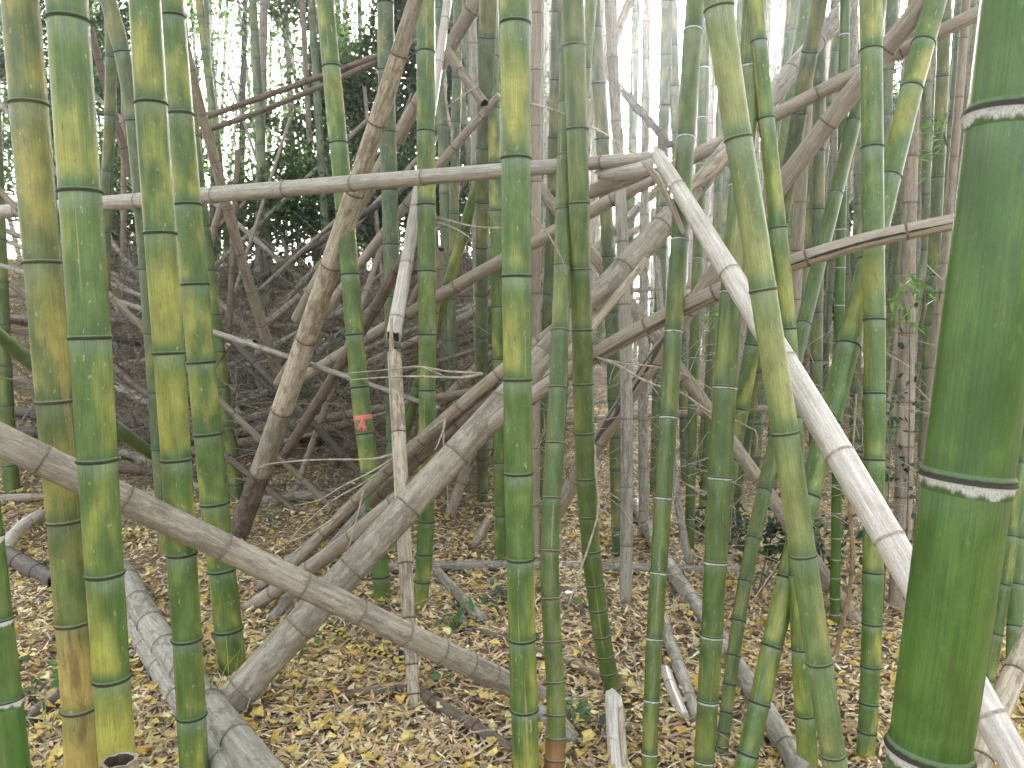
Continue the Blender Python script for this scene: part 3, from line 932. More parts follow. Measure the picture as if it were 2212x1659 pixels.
mid('m12', 'grey green culm close right of the middle culm, hazy at the top', 'dull', [(1206, -20, 32), (1203, 200, 30), (1196, 400, 27), (1185, 600, 24), (1178, 800, 23)], (5.0, 5.8), sp=0.35)
mid('m13', 'dark green culm behind the long foot leaning culm, running to the ground', 'dull', [(1280, -20, 31), (1292, 150, 30), (1302, 330, 29), (1312, 470, 29), (1322, 700, 29), (1328, 900, 28), (1334, 1106, 28), (1336, 1200, 28)], (4.6, None), nodes=[60, 180, 300, 420, 553, 673, 773, 863, 943, 1013, 1080, 1140], ring='dull')
mid('m14', 'pale hazy culm crossing behind the leaning green culm at the top', 'pale', [(1278, -20, 26), (1266, 120, 26), (1250, 300, 25), (1238, 480, 24), (1225, 700, 24)], (4.0, 4.6), sp=0.35)
mid('m16', 'dark thin culm in front of the brightest gap of sky', 'dull', [(1374, -20, 19), (1371, 150, 19), (1367, 300, 20), (1362, 420, 20), (1358, 600, 20), (1352, 800, 20)], (7.2, 7.4), sp=0.35)
mid('m17', 'dark culm on the right rim of the brightest gap of sky', 'dull', [(1441, -20, 26), (1437, 150, 25), (1432, 330, 25), (1428, 480, 25), (1427, 620, 25), (1420, 850, 24)], (6.0, 6.3), sp=0.35)
mid('m18', 'dark green culm with pale rings behind the slim ringed culm', 'green', [(1526, -20, 22), (1521, 150, 22), (1514, 400, 23), (1505, 560, 23), (1499, 780, 23), (1493, 1000, 22), (1490, 1150, 22)], (5.4, 5.0), sp=0.34, ring='white', white_h=0.004)
mid('m19', 'thin green culm seen between the two white ringed culms', 'green', [(1556, 260, 20), (1549, 500, 20), (1540, 720, 20), (1530, 900, 20), (1522, 1050, 20)], (6.2, 6.0), sp=0.34, top=2.0)
mid('r12', 'dark upright culm seen through the gap right of the pale leaning culm', 'dull', [(1772, -20, 28), (1770, 200, 28), (1767, 450, 28), (1764, 700, 28), (1762, 900, 28), (1760, 1000, 28)], (4.6, 4.8), sp=0.31)
mid('r13', 'small dark culm with pale rings standing by the curly vine', 'deep', [(1812, 760, 23), (1808, 1000, 23), (1805, 1200, 23), (1803, 1356, 23)], (None, None), nodes=[820, 900, 975, 1045, 1106, 1160, 1206, 1246, 1290, 1325], top=2.5, ring='white', white_h=0.004)
mid('r14', 'thin leaning green culm crossing the upright dark one near the top', 'dull', [(1820, -20, 16), (1808, 80, 16), (1797, 160, 16), (1780, 300, 16), (1755, 480, 16), (1725, 680, 16)], (5.6, 6.0), sp=0.33)
mid('r15', 'slanting grey green culm hugging the yellow culm at the top', 'dull', [(1775, -20, 36), (1748, 110, 36), (1724, 260, 36), (1703, 380, 35), (1680, 520, 34), (1650, 700, 33)], (3.8, 4.6), sp=0.3)
mid('r19', 'dark culm behind the feathery leaves beside the huge culm', 'dull', [(2040, 60, 30), (2032, 250, 30), (2024, 420, 30), (2014, 620, 29), (2002, 860, 29)], (5.0, 5.4), sp=0.3)
mid('m20', 'dim culm left of the slim ringed culm in the crowded middle distance', 'dull', [(1465, 480, 22), (1470, 640, 22), (1476, 800, 22), (1480, 1000, 22)], (6.6, 6.8), sp=0.33, top=2.5)

DG = 'dead bamboo culms still standing'
def snag(key, label, style, pts, D, **kw):
    kw.setdefault('name', 'dead_bamboo_culm'); kw.setdefault('cat', 'dead culm')
    C[key] = culm(label, style, pts, D, dead=True, group=DG, **kw)
snag('m11', 'thin brown dead culm standing close right of the middle culm', 'pinkish', [(1160, -20, 22), (1158, 200, 21), (1158, 450, 21), (1158, 700, 21), (1157, 900, 21), (1155, 1090, 21), (1155, 1200, 21)], (4.7, 4.9), sp=0.33)
snag('m15', 'grey dead culm reaching the litter between the leaning culm and the slim ringed one', 'grey', [(1318, -20, 26), (1326, 150, 25), (1334, 330, 24), (1345, 470, 25), (1352, 700, 27), (1354, 900, 27), (1354, 1150, 27), (1352, 1310, 27)], (4.2, None), sp=0.32)
snag('r17', 'pale tan dead culm with ivy leaves, left of the huge dark culm', 'tan', [(1982, -20, 28), (1975, 150, 30), (1967, 340, 32), (1960, 560, 36), (1958, 720, 38), (1957, 900, 38), (1951, 1106, 40), (1943, 1240, 42), (1937, 1322, 44)], (4.4, None), nodes=[60, 210, 340, 440, 553 + 80, 721, 870, 965, 1075, 1145, 1230])
snag('r16', 'pale grey dead culm behind the yellow culm in the upper gap', 'pinkish', [(1752, 120, 25), (1742, 240, 26), (1730, 400, 26), (1722, 553, 27), (1712, 760, 27)], (5.0, 5.2), sp=0.3, top=2.0)
snag('r18', 'thin tan dead culm just left of the huge dark culm at the top', 'tan', [(2088, -20, 20), (2081, 100, 20), (2070, 230, 20), (2052, 450, 20), (2030, 640, 20), (2018, 760, 21), (2005, 900, 21)], (4.6, 5.0), sp=0.3)
snag('m21', 'grey thin dead culm right of the grey dead culm in the middle', 'grey', [(1392, 480, 20), (1390, 700, 22), (1388, 900, 22), (1390, 1080, 22), (1392, 1200, 22)], (6.0, 5.4), sp=0.3, top=2.0)
snag('m22', 'thin tan dead culm standing behind the thick ringed culm low down', 'grey', [(1436, 800, 17), (1446, 950, 17), (1462, 1106, 17), (1490, 1210, 17), (1505, 1290, 17)], (5.6, 4.6), sp=0.28, top=1.5)
snag('snag', 'broken topped white dead culm standing between the ribbon culm and the bent foot culm', 'cream',
     [(852, 764, 31), (856, 850, 31), (862, 936, 32), (866, 1040, 32), (870, 1106, 32), (876, 1240, 30), (883, 1336, 29), (890, 1436, 28), (896, 1532, 27)], (3.75, None), nodes=[772, 936, 1100, 1218, 1336, 1436, 1500], top=0, open_top=0.012)

# ------------------------------------------------------------------ dead poles
P = {}
P['p1'] = pole('thick grey fallen pole slanting across the yellow green culms at picture front', 'weather',
     [(-70, 910, 74), (0, 950, 72), (270, 1083, 68), (553, 1220, 60), (776, 1322, 58), (953, 1403, 55), (1103, 1478, 53), (1188, 1520, 50)], (2.08, 2.98),
     nodes=[90, 270, 483, 653, 776, 876, 953, 1015, 1063, 1110, 1150], open1=0.02, base_first=False, ext0=1.6, fit=1)
P['p2'] = pole('thickest grey brown pole leaning from the litter up behind the middle culm', 'weather',
     [(360, 1680, 76), (470, 1552, 74), (553, 1450, 71), (620, 1373, 69), (740, 1240, 67), (820, 1163, 66), (986, 975, 63), (1083, 872, 61), (1200, 750, 58), (1322, 620, 55), (1390, 540, 53), (1442, 462, 51)], (2.75, 3.75), sp=0.30, open1=0.03, fit=1)
P['p2b'] = pole('pale splintered pole end rising behind the pale leaning culm to the top', 'grey',
     [(1478, 440, 38), (1533, 372, 44), (1600, 285, 42), (1690, 180, 42), (1735, 124, 40), (1830, 14, 38), (1870, -30, 37)], (3.75, 4.6), sp=0.3, open0=0.05)
P['p3'] = pole('split brown pole lying along the thick leaning pole, with pale side twigs', 'tan',
     [(1316, 620, 24), (1233, 692, 30), (1150, 752, 31), (1083, 800, 29), (963, 902, 27), (840, 1022, 26), (733, 1112, 24), (663, 1183, 22), (600, 1262, 20)], (3.45, 3.95), sp=0.26, open0=0.01, base_first=False)
P['p3b'] = pole('dark brown half pole pressed under the split brown pole', 'brown',
     [(1240, 715, 16), (1150, 785, 24), (1083, 838, 24), (985, 922, 24), (880, 1015, 22), (800, 1090, 18)], (3.50, 3.85), sp=0.26, base_first=False)
P['p4'] = pole('long slender tan pole running from the litter to the huge dark culm', 'pinkish',
     [(530, 1318, 32), (700, 1203, 33), (820, 1118, 34), (960, 1000, 35), (1083, 905, 35), (1150, 852, 35), (1236, 790, 36), (1300, 748, 38), (1390, 698, 37), (1553, 636, 36), (1680, 596, 38), (1860, 534, 37), (2070, 463, 34)], (None, 2.5), sp=0.30, fit=3, ext1=0.9)
P['p5'] = pole('level pale pole across the picture, snapped at its high end', 'greytan',
     [(-60, 462, 29), (0, 455, 30), (267, 443, 32), (435, 424, 34), (553, 412, 35), (756, 391, 39), (916, 380, 39), (1080, 368, 38), (1186, 361, 36), (1286, 352, 35), (1360, 349, 33), (1424, 341, 16)], (5.4, 3.0), nodes=[40, 170, 300, 465, 618, 764, 916, 1093, 1300], open1=0.03, ext0=2.0)
P['p6'] = pole('bleached white pole plunging from the snapped joint to the lower corner', 'bleach',
     [(1423, 338, 20), (1438, 368, 36), (1475, 424, 46), (1536, 512, 50), (1582, 603, 54), (1628, 690, 56), (1716, 808, 58), (1764, 886, 60), (1816, 993, 61), (1880, 1090, 63), (1952, 1222, 66), (2050, 1395, 70), (2136, 1546, 74), (2190, 1640, 76), (2240, 1730, 77)], (2.98, 1.55),
     fit=3, naxis='y', nodes=[405, 590, 780, 983, 1165, 1330, 1545, 1700], open0=0.035, ext1=2.5)
P['p7'] = pole('mottled cream pole leaning up to the top, dark brown at its foot', 'cream',
     [(515, 1165, 44), (550, 1052, 46), (573, 986, 47), (603, 888, 48), (660, 733, 46), (713, 575, 46), (740, 500, 46), (770, 417, 45), (821, 267, 43), (870, 118, 40), (897, 0, 34), (905, -60, 32)], (None, 3.62), naxis='y',
     nodes=[118, 267, 417, 573, 733, 886, 1020], mats=[MD['rot'], MD['weather'], MD['cream'], MD['cream'], MD['cream'], MD['cream'], MD['cream'], MD['weather']])
P['p8'] = pole('thin tan pole leaning over the bank behind the yellow green culms', 'tan',
     [(388, 50, 20), (430, 230, 22), (463, 333, 22), (520, 553, 23), (555, 670, 23), (602, 818, 23), (640, 920, 23)], (5.2, None), sp=0.33, base_first=False)
P['p9'] = pole('upper of two thin brown poles high behind the ribbon culm', 'brown', [(400, 268, 13), (553, 216, 14), (700, 160, 14), (820, 121, 13), (960, 70, 12)], (6.6, 6.0), sp=0.33)
P['p9b'] = pole('lower of two thin brown poles high behind the ribbon culm', 'brown', [(390, 300, 12), (553, 248, 13), (700, 183, 13), (820, 125, 12), (980, 50, 11)], (6.9, 6.2), sp=0.33)
P['p10'] = pole('wide warm tan pole leaning right at the top behind the bent foot culm', 'pinkish', [(1052, -30, 32), (966, 105, 32), (905, 218, 31), (860, 295, 30), (800, 400, 29), (730, 530, 28), (640, 690, 27)], (4.9, 6.2), sp=0.33, base_first=False)
P['p11'] = pole('short tan pole slanting down toward the middle culm at the top', 'tan', [(915, 30, 21), (943, 77, 22), (985, 140, 23), (1046, 224, 22)], (4.9, 4.7), sp=0.25, open1=0.01)
P['p12'] = pole('slim whitish broken pole leaning behind the bent foot culm, jagged at bottom', 'bleach', [(968, -30, 18), (960, 70, 19), (945, 185, 20), (920, 310, 22), (898, 412, 24), (884, 530, 28), (872, 610, 31), (851, 728, 33)], (4.9, 3.9), sp=0.3, open1=0.025, base_first=False)
P['p13'] = pole('brown pole with hollow cut end leaning behind the ribbon culm', 'brown', [(880, 546, 24), (835, 625, 26), (786, 702, 26), (752, 766, 25), (690, 862, 24), (610, 990, 22)], (4.55, 5.6), sp=0.3, open0=0.004, base_first=False)
P['p14'] = pole('thin brown pole leaning right between ribbon culm and middle culm', 'pinkish', [(1078, 205, 17), (1010, 285, 20), (943, 362, 21), (900, 420, 21), (840, 495, 22), (786, 556, 22), (690, 690, 22), (600, 830, 21)], (4.7, 5.8), sp=0.26, base_first=False)
P['p15'] = pole('long brown pole rising from the bank to the huge dark culm top', 'pinkish',
     [(620, 838, 24), (740, 768, 25), (830, 706, 26), (943, 638, 27), (1083, 562, 28), (1150, 523, 29), (1276, 458, 30), (1406, 388, 30), (1500, 346, 31), (1563, 308, 31), (1676, 247, 32), (1852, 160, 31), (2026, 67, 30), (2120, 22, 29)], (5.6, 3.4), sp=0.36, ext1=1.2)
P['p16'] = pole('broad warm tan pole leaning up to the corner behind the upright yellow culm', 'pinkish',
     [(1150, 1190, 34), (1290, 960, 35), (1360, 852, 36), (1430, 748, 37), (1506, 640, 38), (1553, 590, 38), (1620, 500, 40), (1690, 400, 42), (1769, 277, 43), (1826, 200, 43), (1942, 80, 43), (2030, -30, 42)], (None, 3.3), sp=0.34)
P['p17'] = pole('tan pole falling from behind the middle culm to the litter near the vine', 'tan',
     [(1120, 350, 24), (1200, 450, 25), (1286, 560, 27), (1336, 626, 28), (1390, 690, 29), (1480, 812, 29), (1545, 905, 30), (1660, 1070, 30), (1772, 1232, 30), (1862, 1360, 30)], (5.4, None), sp=0.34, base_first=False)
P['p18'] = pole('dark pole slanting across the brightest gap of sky', 'dark', [(1290, 136, 18), (1350, 203, 19), (1402, 262, 19), (1450, 316, 17)], (6.2, 5.9), sp=0.3)
P['p19'] = pole('pale grey curved pole lying down the litter behind the slim ringed culm', 'grey',
     [(1376, 1090, 26), (1408, 1173, 29), (1456, 1240, 32), (1513, 1325, 35), (1595, 1445, 40), (1660, 1545, 44), (1735, 1675, 48)], None, sp=0.32, mode='ground', lift=1.1, base_first=False, name='fallen_bamboo_log')
P['p21'] = pole('cream pole slanting out of the lower corner beside the bleached one', 'cream', [(2225, 1385, 58), (2180, 1480, 58), (2130, 1610, 60), (2090, 1720, 61)], (2.5, 2.2), sp=0.3, base_first=False, ext0=1.5, ext1=1.5)
P['p22'] = pole('slender tan pole crossing the upper left bank behind the kinked culm', 'brown', [(195, 60, 16), (230, 190, 17), (270, 330, 18), (310, 460, 18), (345, 560, 18)], (6.4, 7.0), sp=0.33, base_first=False)
P['p23'] = pole('thin grey pole low across the bank behind the yellow green culms', 'grey', [(-20, 570, 10), (100, 600, 11), (250, 648, 12), (330, 672, 12), (470, 718, 12), (640, 785, 12), (760, 822, 12), (860, 850, 11), (950, 878, 9)], (5.6, 4.4), sp=0.34)
P['p24'] = pole('green cut pole slanting behind the thick culms, hollow end showing', 'green', [(-30, 700, 30), (75, 790, 30), (200, 885, 30), (262, 938, 29), (335, 982, 27)], (4.2, 5.2), sp=0.35, open1=0.004, name='cut_bamboo_pole', base_first=False)

LOG = 'fallen bamboo logs on the litter'
def log(key, label, style, pts, **kw):
    kw.setdefault('sp', 0.3); kw.setdefault('name', 'fallen_bamboo_log'); kw.setdefault('cat', 'bamboo log')
    P[key] = pole(label, style, pts, None, mode='ground', group=LOG, **kw)
log('l20', 'long grey log lying level behind the middle culms', 'grey', [(780, 1232, 20), (863, 1226, 21), (1093, 1219, 21), (1206, 1224, 21), (1403, 1228, 21), (1519, 1233, 20), (1660, 1236, 19)])
log('l1', 'dark grey log lying level behind the yellow green culms', 'dark', [(-20, 880, 22), (85, 902, 24), (250, 914, 25), (345, 916, 25), (520, 934, 24), (640, 940, 23), (780, 952, 22)], lift=1.6)
log('l2', 'darker log just below the level grey one behind the thick culms', 'dark', [(-20, 925, 22), (85, 936, 22), (250, 946, 22), (345, 955, 22), (500, 962, 20)], lift=1.2)
log('l3', 'short grey log slanting down between the thick culm and the scarred culm', 'grey', [(225, 822, 19), (290, 856, 20), (345, 882, 20), (430, 920, 20)], lift=3.5)
log('l4', 'thin grey log behind the scarred culm below the green cut pole', 'grey', [(240, 972, 17), (343, 1003, 17), (420, 1028, 17)], lift=1.5)
log('l5', 'stubby grey log right of the dark foot of the cream pole', 'grey', [(556, 1082, 22), (640, 1072, 23), (732, 1063, 20)], open1=0.01)
log('l5b', 'curved dark pole resting on logs behind the ribbon culm', 'dark', [(520, 985, 17), (636, 928, 19), (700, 908, 19), (760, 896, 19), (850, 878, 17)], lift=4.0)
log('l6', 'dark hollow log beside the dark green corner culm', 'dark', [(10, 1196, 36), (60, 1226, 37), (122, 1258, 38)], open1=0.01, lift=1.0)
log('l7', 'pale grey crooked log at the edge above the hollow log', 'bleach', [(8, 1186, 26), (30, 1156, 27), (56, 1126, 25), (105, 1102, 18), (150, 1090, 15)], lift=2.2)
log('l8', 'upper of two grey logs sliding toward the bottom, behind the scarred culm', 'grey', [(262, 1235, 46), (310, 1330, 50), (372, 1425, 56), (470, 1550, 66), (580, 1690, 74)], lift=1.6, sp=0.32)
log('l8b', 'lower of two grey logs sliding toward the bottom, behind the scarred culm', 'grey', [(268, 1320, 36), (320, 1410, 42), (385, 1510, 48), (450, 1600, 54), (500, 1680, 56)], lift=1.0, sp=0.3)
log('l9', 'short dark log stub between the corner culm and the browned culm', 'dark', [(55, 1570, 28), (100, 1532, 30), (165, 1486, 28)], open0=0.006)
log('l12', 'rotten broken log in front of the snag foot', 'brown', [(718, 1504, 22), (790, 1500, 25), (850, 1496, 24), (884, 1490, 18)], open0=0.03, open1=0.03)
log('l13', 'brown log running away from the snag foot to the middle culm', 'brown', [(905, 1500, 26), (980, 1546, 29), (1056, 1592, 30), (1110, 1625, 28)])
log('l14', 'thin pale stick on the litter beside the brown log', 'tan', [(945, 1492, 12), (990, 1520, 13), (1030, 1546, 12)])
log('l15', 'dark thin log left of the middle culm among ginkgo leaves', 'brown', [(988, 1352, 13), (1045, 1368, 17), (1105, 1386, 20), (1220, 1436, 22), (1295, 1462, 22), (1400, 1520, 20)])
log('l17', 'grey split log lying downhill behind the slim ringed culm', 'grey', [(1428, 1330, 24), (1450, 1400, 27), (1475, 1470, 30), (1505, 1560, 30)], lift=1.0)
log('l18', 'pale broken slab of culm beside the slim ringed culm', 'bleach', [(1438, 1450, 22), (1455, 1500, 26), (1478, 1555, 24)], open0=0.03, lift=1.5)
log('l19', 'grey log slanting from the bent foot culm toward the middle culm', 'grey', [(940, 1230, 21), (985, 1282, 24), (1042, 1340, 25)])
log('l21', 'short upright chunk of culm between the bent foot and the middle culm', 'tan', [(1024, 1180, 15), (1052, 1126, 15)], lift=3)
log('l22', 'little hollow culm piece on the litter left of the middle culm', 'brown', [(1048, 1298, 17), (1076, 1274, 16)], open0=0.004)
log('l23', 'thin grey pole fanning off the ground beside the thick leaning pole', 'grey', [(560, 1270, 18), (640, 1200, 19), (720, 1130, 19), (830, 1050, 18)], lift=2.0)
log('l24', 'pale pole fanning off the ground right of the fan of thin poles', 'grey', [(585, 1340, 20), (680, 1225, 22), (760, 1130, 22), (860, 1020, 20)], lift=1.5)
log('l25', 'grey log peeping from below the thick fallen pole foot', 'grey', [(1140, 1530, 40), (1190, 1560, 40), (1240, 1600, 36)], lift=0.7)

# ------------------------------------------------------------------ split strips, cracks, twigs that belong to poles
def strip(parent, pts, D0, D1, mat, a0, a1, name='split_strip', nseg=8, thick=0.18):
    """part of a culm wall torn lengthwise: a curved shell with thickness"""
    Pp, R = px_path(pts, D0, D1)
    path = Path(Pp, R)
    n = 16
    V, BC, TT = [], [], []
    for i in range(n + 1):
        s = path.L * i / n
        T, n1, n2 = path.frame(s)
        c = path.pos(s); r = path.rad(s)
        for lay in (1.0, 1.0 - thick):
            for k_ in range(nseg + 1):
                a = a0 + (a1 - a0) * k_ / nseg
                jg = random.uniform(-0.02, 0.02) if i in (0, n) else 0
                V.append(c + (n1 * math.cos(a) + n2 * math.sin(a)) * r * lay + T * jg)
                BC.append((math.cos(a) * 0.045, math.sin(a) * 0.045, s)); TT.append(0.5)
    m = nseg + 1
    Fc = []
    for i in range(n):
        o = i * 2 * m
        for k_ in range(nseg):
            Fc.append((o + k_, o + k_ + 1, o + 2 * m + k_ + 1, o + 2 * m + k_))
            Fc.append((o + m + k_ + 1, o + m + k_, o + 3 * m + k_, o + 3 * m + k_ + 1))
        Fc.append((o, o + 2 * m, o + 3 * m, o + m))
        Fc.append((o + nseg, o + m + nseg, o + 3 * m + nseg, o + 2 * m + nseg))
    return mk(name, V, Fc, mat, parent, {'bc': np.array(BC), 'tt': np.array(TT), 'seed': np.full(len(V), 0.3)})

p5, p6, p4, p3, p2 = P['p5'][0], P['p6'][0], P['p4'][0], P['p3'][0], P['p2'][0]
PI = math.pi
strip(p5, [(1300, 372, 36), (1360, 366, 44), (1424, 352, 38)], 3.16, 3.0, MD['bleach'], PI * 0.55, PI * 1.55)
strip(p5, [(1268, 418, 30), (1310, 402, 34), (1360, 384, 34), (1416, 358, 30)], 3.3, 3.02, MD['pinkish'], PI * 0.6, PI * 1.5)
strip(p6, [(1392, 352, 10), (1412, 376, 14), (1440, 420, 16), (1475, 500, 12)], 2.95, 2.85, MD['pinkish'], PI * 0.4, PI * 1.6)
strip(p6, [(1404, 362, 7), (1424, 384, 9), (1450, 440, 8)], 2.90, 2.84, MD['tan'], PI * 0.4, PI * 1.6)
def crack(root, path, s0, s1, ang, wd, mat):
    """open split running along a pole"""
    n = 24; V, Fc = [], []
    for i in range(n + 1):
        s = s0 + (s1 - s0) * i / n
        T, n1, n2 = path.frame(s); c = path.pos(s); r = path.rad(s)
        w_ = wd * min(1.0, 0.25 + 3 * min(i, n - i) / n) * random.uniform(0.8, 1.2)
        for da, rk in ((-w_, 1.002), (-w_ * 0.5, 1.012), (w_ * 0.5, 1.012), (w_, 1.002), (w_ * 0.5, 0.9), (-w_ * 0.5, 0.9)):
            V.append(c + (n1 * math.cos(ang + da) + n2 * math.sin(ang + da)) * r * rk)
    for i in range(n):
        for j in range(6):
            Fc.append((i * 6 + j, i * 6 + (j + 1) % 6, i * 6 + 6 + (j + 1) % 6, i * 6 + 6 + j))
    return mk('lengthwise_crack', V, Fc, mat, root)
def face_angle(path, s, tilt):
    """angle round the stem that looks at the camera, turned down by tilt"""
    T, n1, n2 = path.frame(s)
    v = Vector((0, 0, CAM_H)) - Vector(path.pos(s)); v.normalize()
    v = v + Vector((0, 0, -tilt))
    return math.atan2(np.array(v).dot(n2), np.array(v).dot(n1))
pp = P['p4'][1]
sa, sb = s_of_pixel(pp, 'x', 1690), s_of_pixel(pp, 'x', 2066)
crack(p4, pp, sa, sb, face_angle(pp, (sa + sb) / 2, 0.12), 0.16, M_HOLLOW)
sa, sb = s_of_pixel(pp, 'x', 1250), s_of_pixel(pp, 'x', 1540)
crack(p4, pp, sa, sb, face_angle(pp, (sa + sb) / 2, 0.5), 0.22, MD['brown'])
pp = P['p16'][1]
sa, sb = s_of_pixel(pp, 'y', 960), s_of_pixel(pp, 'y', 720)
crack(P['p16'][0], pp, sa, sb, face_angle(pp, (sa + sb) / 2, -0.6), 0.5, MD['dark'])
strip(p2, [(1180, 812, 20), (1280, 700, 24), (1390, 566, 20)], 3.40, 3.62, MD['cream'], PI * 0.55, PI * 1.45, 'bark_strip')
strip(P['p2b'][0], [(1470, 420, 10), (1500, 398, 26), (1545, 358, 34), (1575, 322, 20)], 3.66, 3.72, MD['cream'], PI * 0.4, PI * 1.6)
strip(P['snag'][0] if 'snag' in P else C['snag'][0], [(846, 690, 5), (845, 730, 9), (847, 775, 12)], 3.72, 3.74, MD['cream'], PI * 0.3, PI * 1.7)

for w_ in (
    ([(1043, 808), (1003, 815), (960, 815), (880, 813), (820, 816), (750, 821)], 3.55, 3.4, 7, 2),
    ([(1040, 806), (965, 802), (905, 792), (850, 797), (800, 802), (745, 806)], 3.55, 3.5, 5, 1.6),
    ([(960, 813), (930, 800), (905, 790)], 3.5, 3.45, 4, 1.5),
    ([(870, 976), (815, 990), (765, 993), (690, 993), (590, 1001), (553, 1012)], 3.7, 3.5, 6, 2),
    ([(866, 980), (800, 1020), (740, 1050), (690, 1080), (635, 1092)], 3.7, 3.6, 5, 2),
    ([(862, 984), (790, 1040), (720, 1080), (660, 1130), (625, 1165)], 3.7, 3.6, 4, 2),
    ([(962, 902), (957, 930), (942, 968), (938, 970)], 3.55, 3.45, 5, 2),
    ([(962, 902), (958, 960), (965, 1030), (968, 1106)], 3.55, 3.5, 5, 2),
    ([(785, 1060), (776, 1100), (757, 1170), (738, 1230)], 3.6, 3.5, 5, 2),
    ([(733, 1112), (690, 1140), (640, 1165), (570, 1188)], 3.75, 3.6, 5, 2),
    ([(1233, 692), (1190, 730), (1160, 752), (1148, 760)], 3.5, 3.5, 4, 2),
    ([(960, 905), (920, 935), (880, 955)], 3.55, 3.5, 4, 1.5)):
    twig(p3, *w_)
p17 = P['p17'][0]
for w_ in (
    ([(1286, 771), (1340, 792), (1400, 826), (1473, 850), (1533, 890), (1580, 905), (1632, 930)], 3.0, 2.75, 6, 3),
    ([(1632, 930), (1636, 950), (1634, 976)], 2.75, 2.74, 3, 2),
    ([(1286, 771), (1345, 785), (1400, 790), (1470, 805), (1540, 842)], 3.02, 3.0, 5, 2),
    ([(1330, 785), (1320, 810), (1316, 830)], 3.0, 3.0, 3, 1.5),
    ([(1398, 824), (1420, 850), (1440, 890)], 2.95, 2.95, 3, 1.5)):
    twig(p4, *w_)
m5r = C['m5'][0]
twig(m5r, [(1284, 960), (1288, 1030), (1293, 1100), (1278, 1160), (1258, 1220), (1226, 1312)], 2.98, 2.85, 6, 4)
twig(m5r, [(1293, 1100), (1310, 1106), (1322, 1122)], 2.95, 2.9, 4, 2)
twig(m5r, [(1270, 272), (1310, 290), (1345, 315), (1378, 332)], 2.93, 2.8, 5, 2)
m4r = C['m4'][0]
twig(m4r, [(1146, 223), (1180, 232), (1225, 248)], 2.45, 2.5, 5, 3)
twig(m4r, [(1146, 458), (1180, 500), (1214, 560), (1225, 600)], 2.5, 2.6, 4, 2)
m3r = C['m3'][0]
twig(m3r, [(940, 468), (985, 480), (1030, 490), (1083, 492)], 4.1, 4.0, 5, 2.5)
twig(m3r, [(940, 478), (980, 492), (1010, 510), (1016, 516)], 4.1, 4.0, 4, 2)
twig(m3r, [(960, 170), (965, 230), (975, 280), (975, 318)], 4.3, 4.3, 6, 3)
twig(m3r, [(968, 230), (1000, 205), (1034, 184)], 4.3, 4.3, 4, 2)

# ------------------------------------------------------------------ pink ribbon on the culm
M_PINK = NT('pink_plastic_ribbon', 0.45, 0.4); M_PINK.color((0.70, 0.20, 0.17)); M_PINK = M_PINK.m
mp = C['m1'][1]
sr = s_of_pixel(mp, 'y', 901)
rib = empty('marking_ribbon', Vector(mp.pos(sr)))
tag(rib, 'pink plastic ribbon tied round the culm behind the cream pole', 'ribbon')
r = mp.rad(sr)
ss = [sr - 0.013, sr - 0.006, sr + 0.004, sr + 0.011]
V, Fc, A = tube(mp, ss, [r * 1.035, r * 1.05, r * 1.045, r * 1.03], [0.5] * 4, 20, 0.0)
mk('band', V, Fc, M_PINK, rib)
T_, n1_, n2_ = mp.frame(sr)
kc = Vector(mp.pos(sr)) + Vector((0.012, -r * 1.06, 0))
V, Fc = [], []
for i in range(5):
    for j in range(8):
        a = 2 * PI * j / 8; ph = PI * (i + 0.5) / 5
        V.append(kc + Vector((math.sin(ph) * math.cos(a) * 0.011, math.sin(ph) * math.sin(a) * 0.008, math.cos(ph) * 0.013)))
for i in range(4):
    for j in range(8):
        Fc.append((i * 8 + j, i * 8 + (j + 1) % 8, i * 8 + 8 + (j + 1) % 8, i * 8 + 8 + j))
Fc.append(tuple(range(8))); Fc.append(tuple(range(32, 40)))
mk('knot', V, Fc, M_PINK, rib)
for dx, wd, ln in ((-0.020, 0.022, 0.062), (0.006, 0.026, 0.066), (-0.006, 0.016, 0.055)):
    V, Fc = [], []
    for i in range(6):
        u = i / 5
        cx_ = kc + Vector((dx * (0.2 + u), -0.004 - 0.010 * math.sin(u * 2.5), -ln * u))
        wv = wd * (0.35 + 0.65 * u) * 0.5
        V += [cx_ + Vector((-wv, 0.004 * math.sin(u * 7), 0)), cx_ + Vector((wv, -0.004 * math.sin(u * 5), 0))]
        V += [V[-2] + Vector((0, 0.0012, 0)), V[-1] + Vector((0, 0.0012, 0))]
    for i in range(5):
        o = i * 4
        Fc += [(o, o + 1, o + 5, o + 4), (o + 3, o + 2, o + 6, o + 7), (o + 2, o, o + 4, o + 6), (o + 1, o + 3, o + 7, o + 5)]
    Fc += [(0, 2, 3, 1), (20, 21, 23, 22)]
    mk('tail', V, Fc, M_PINK, rib)

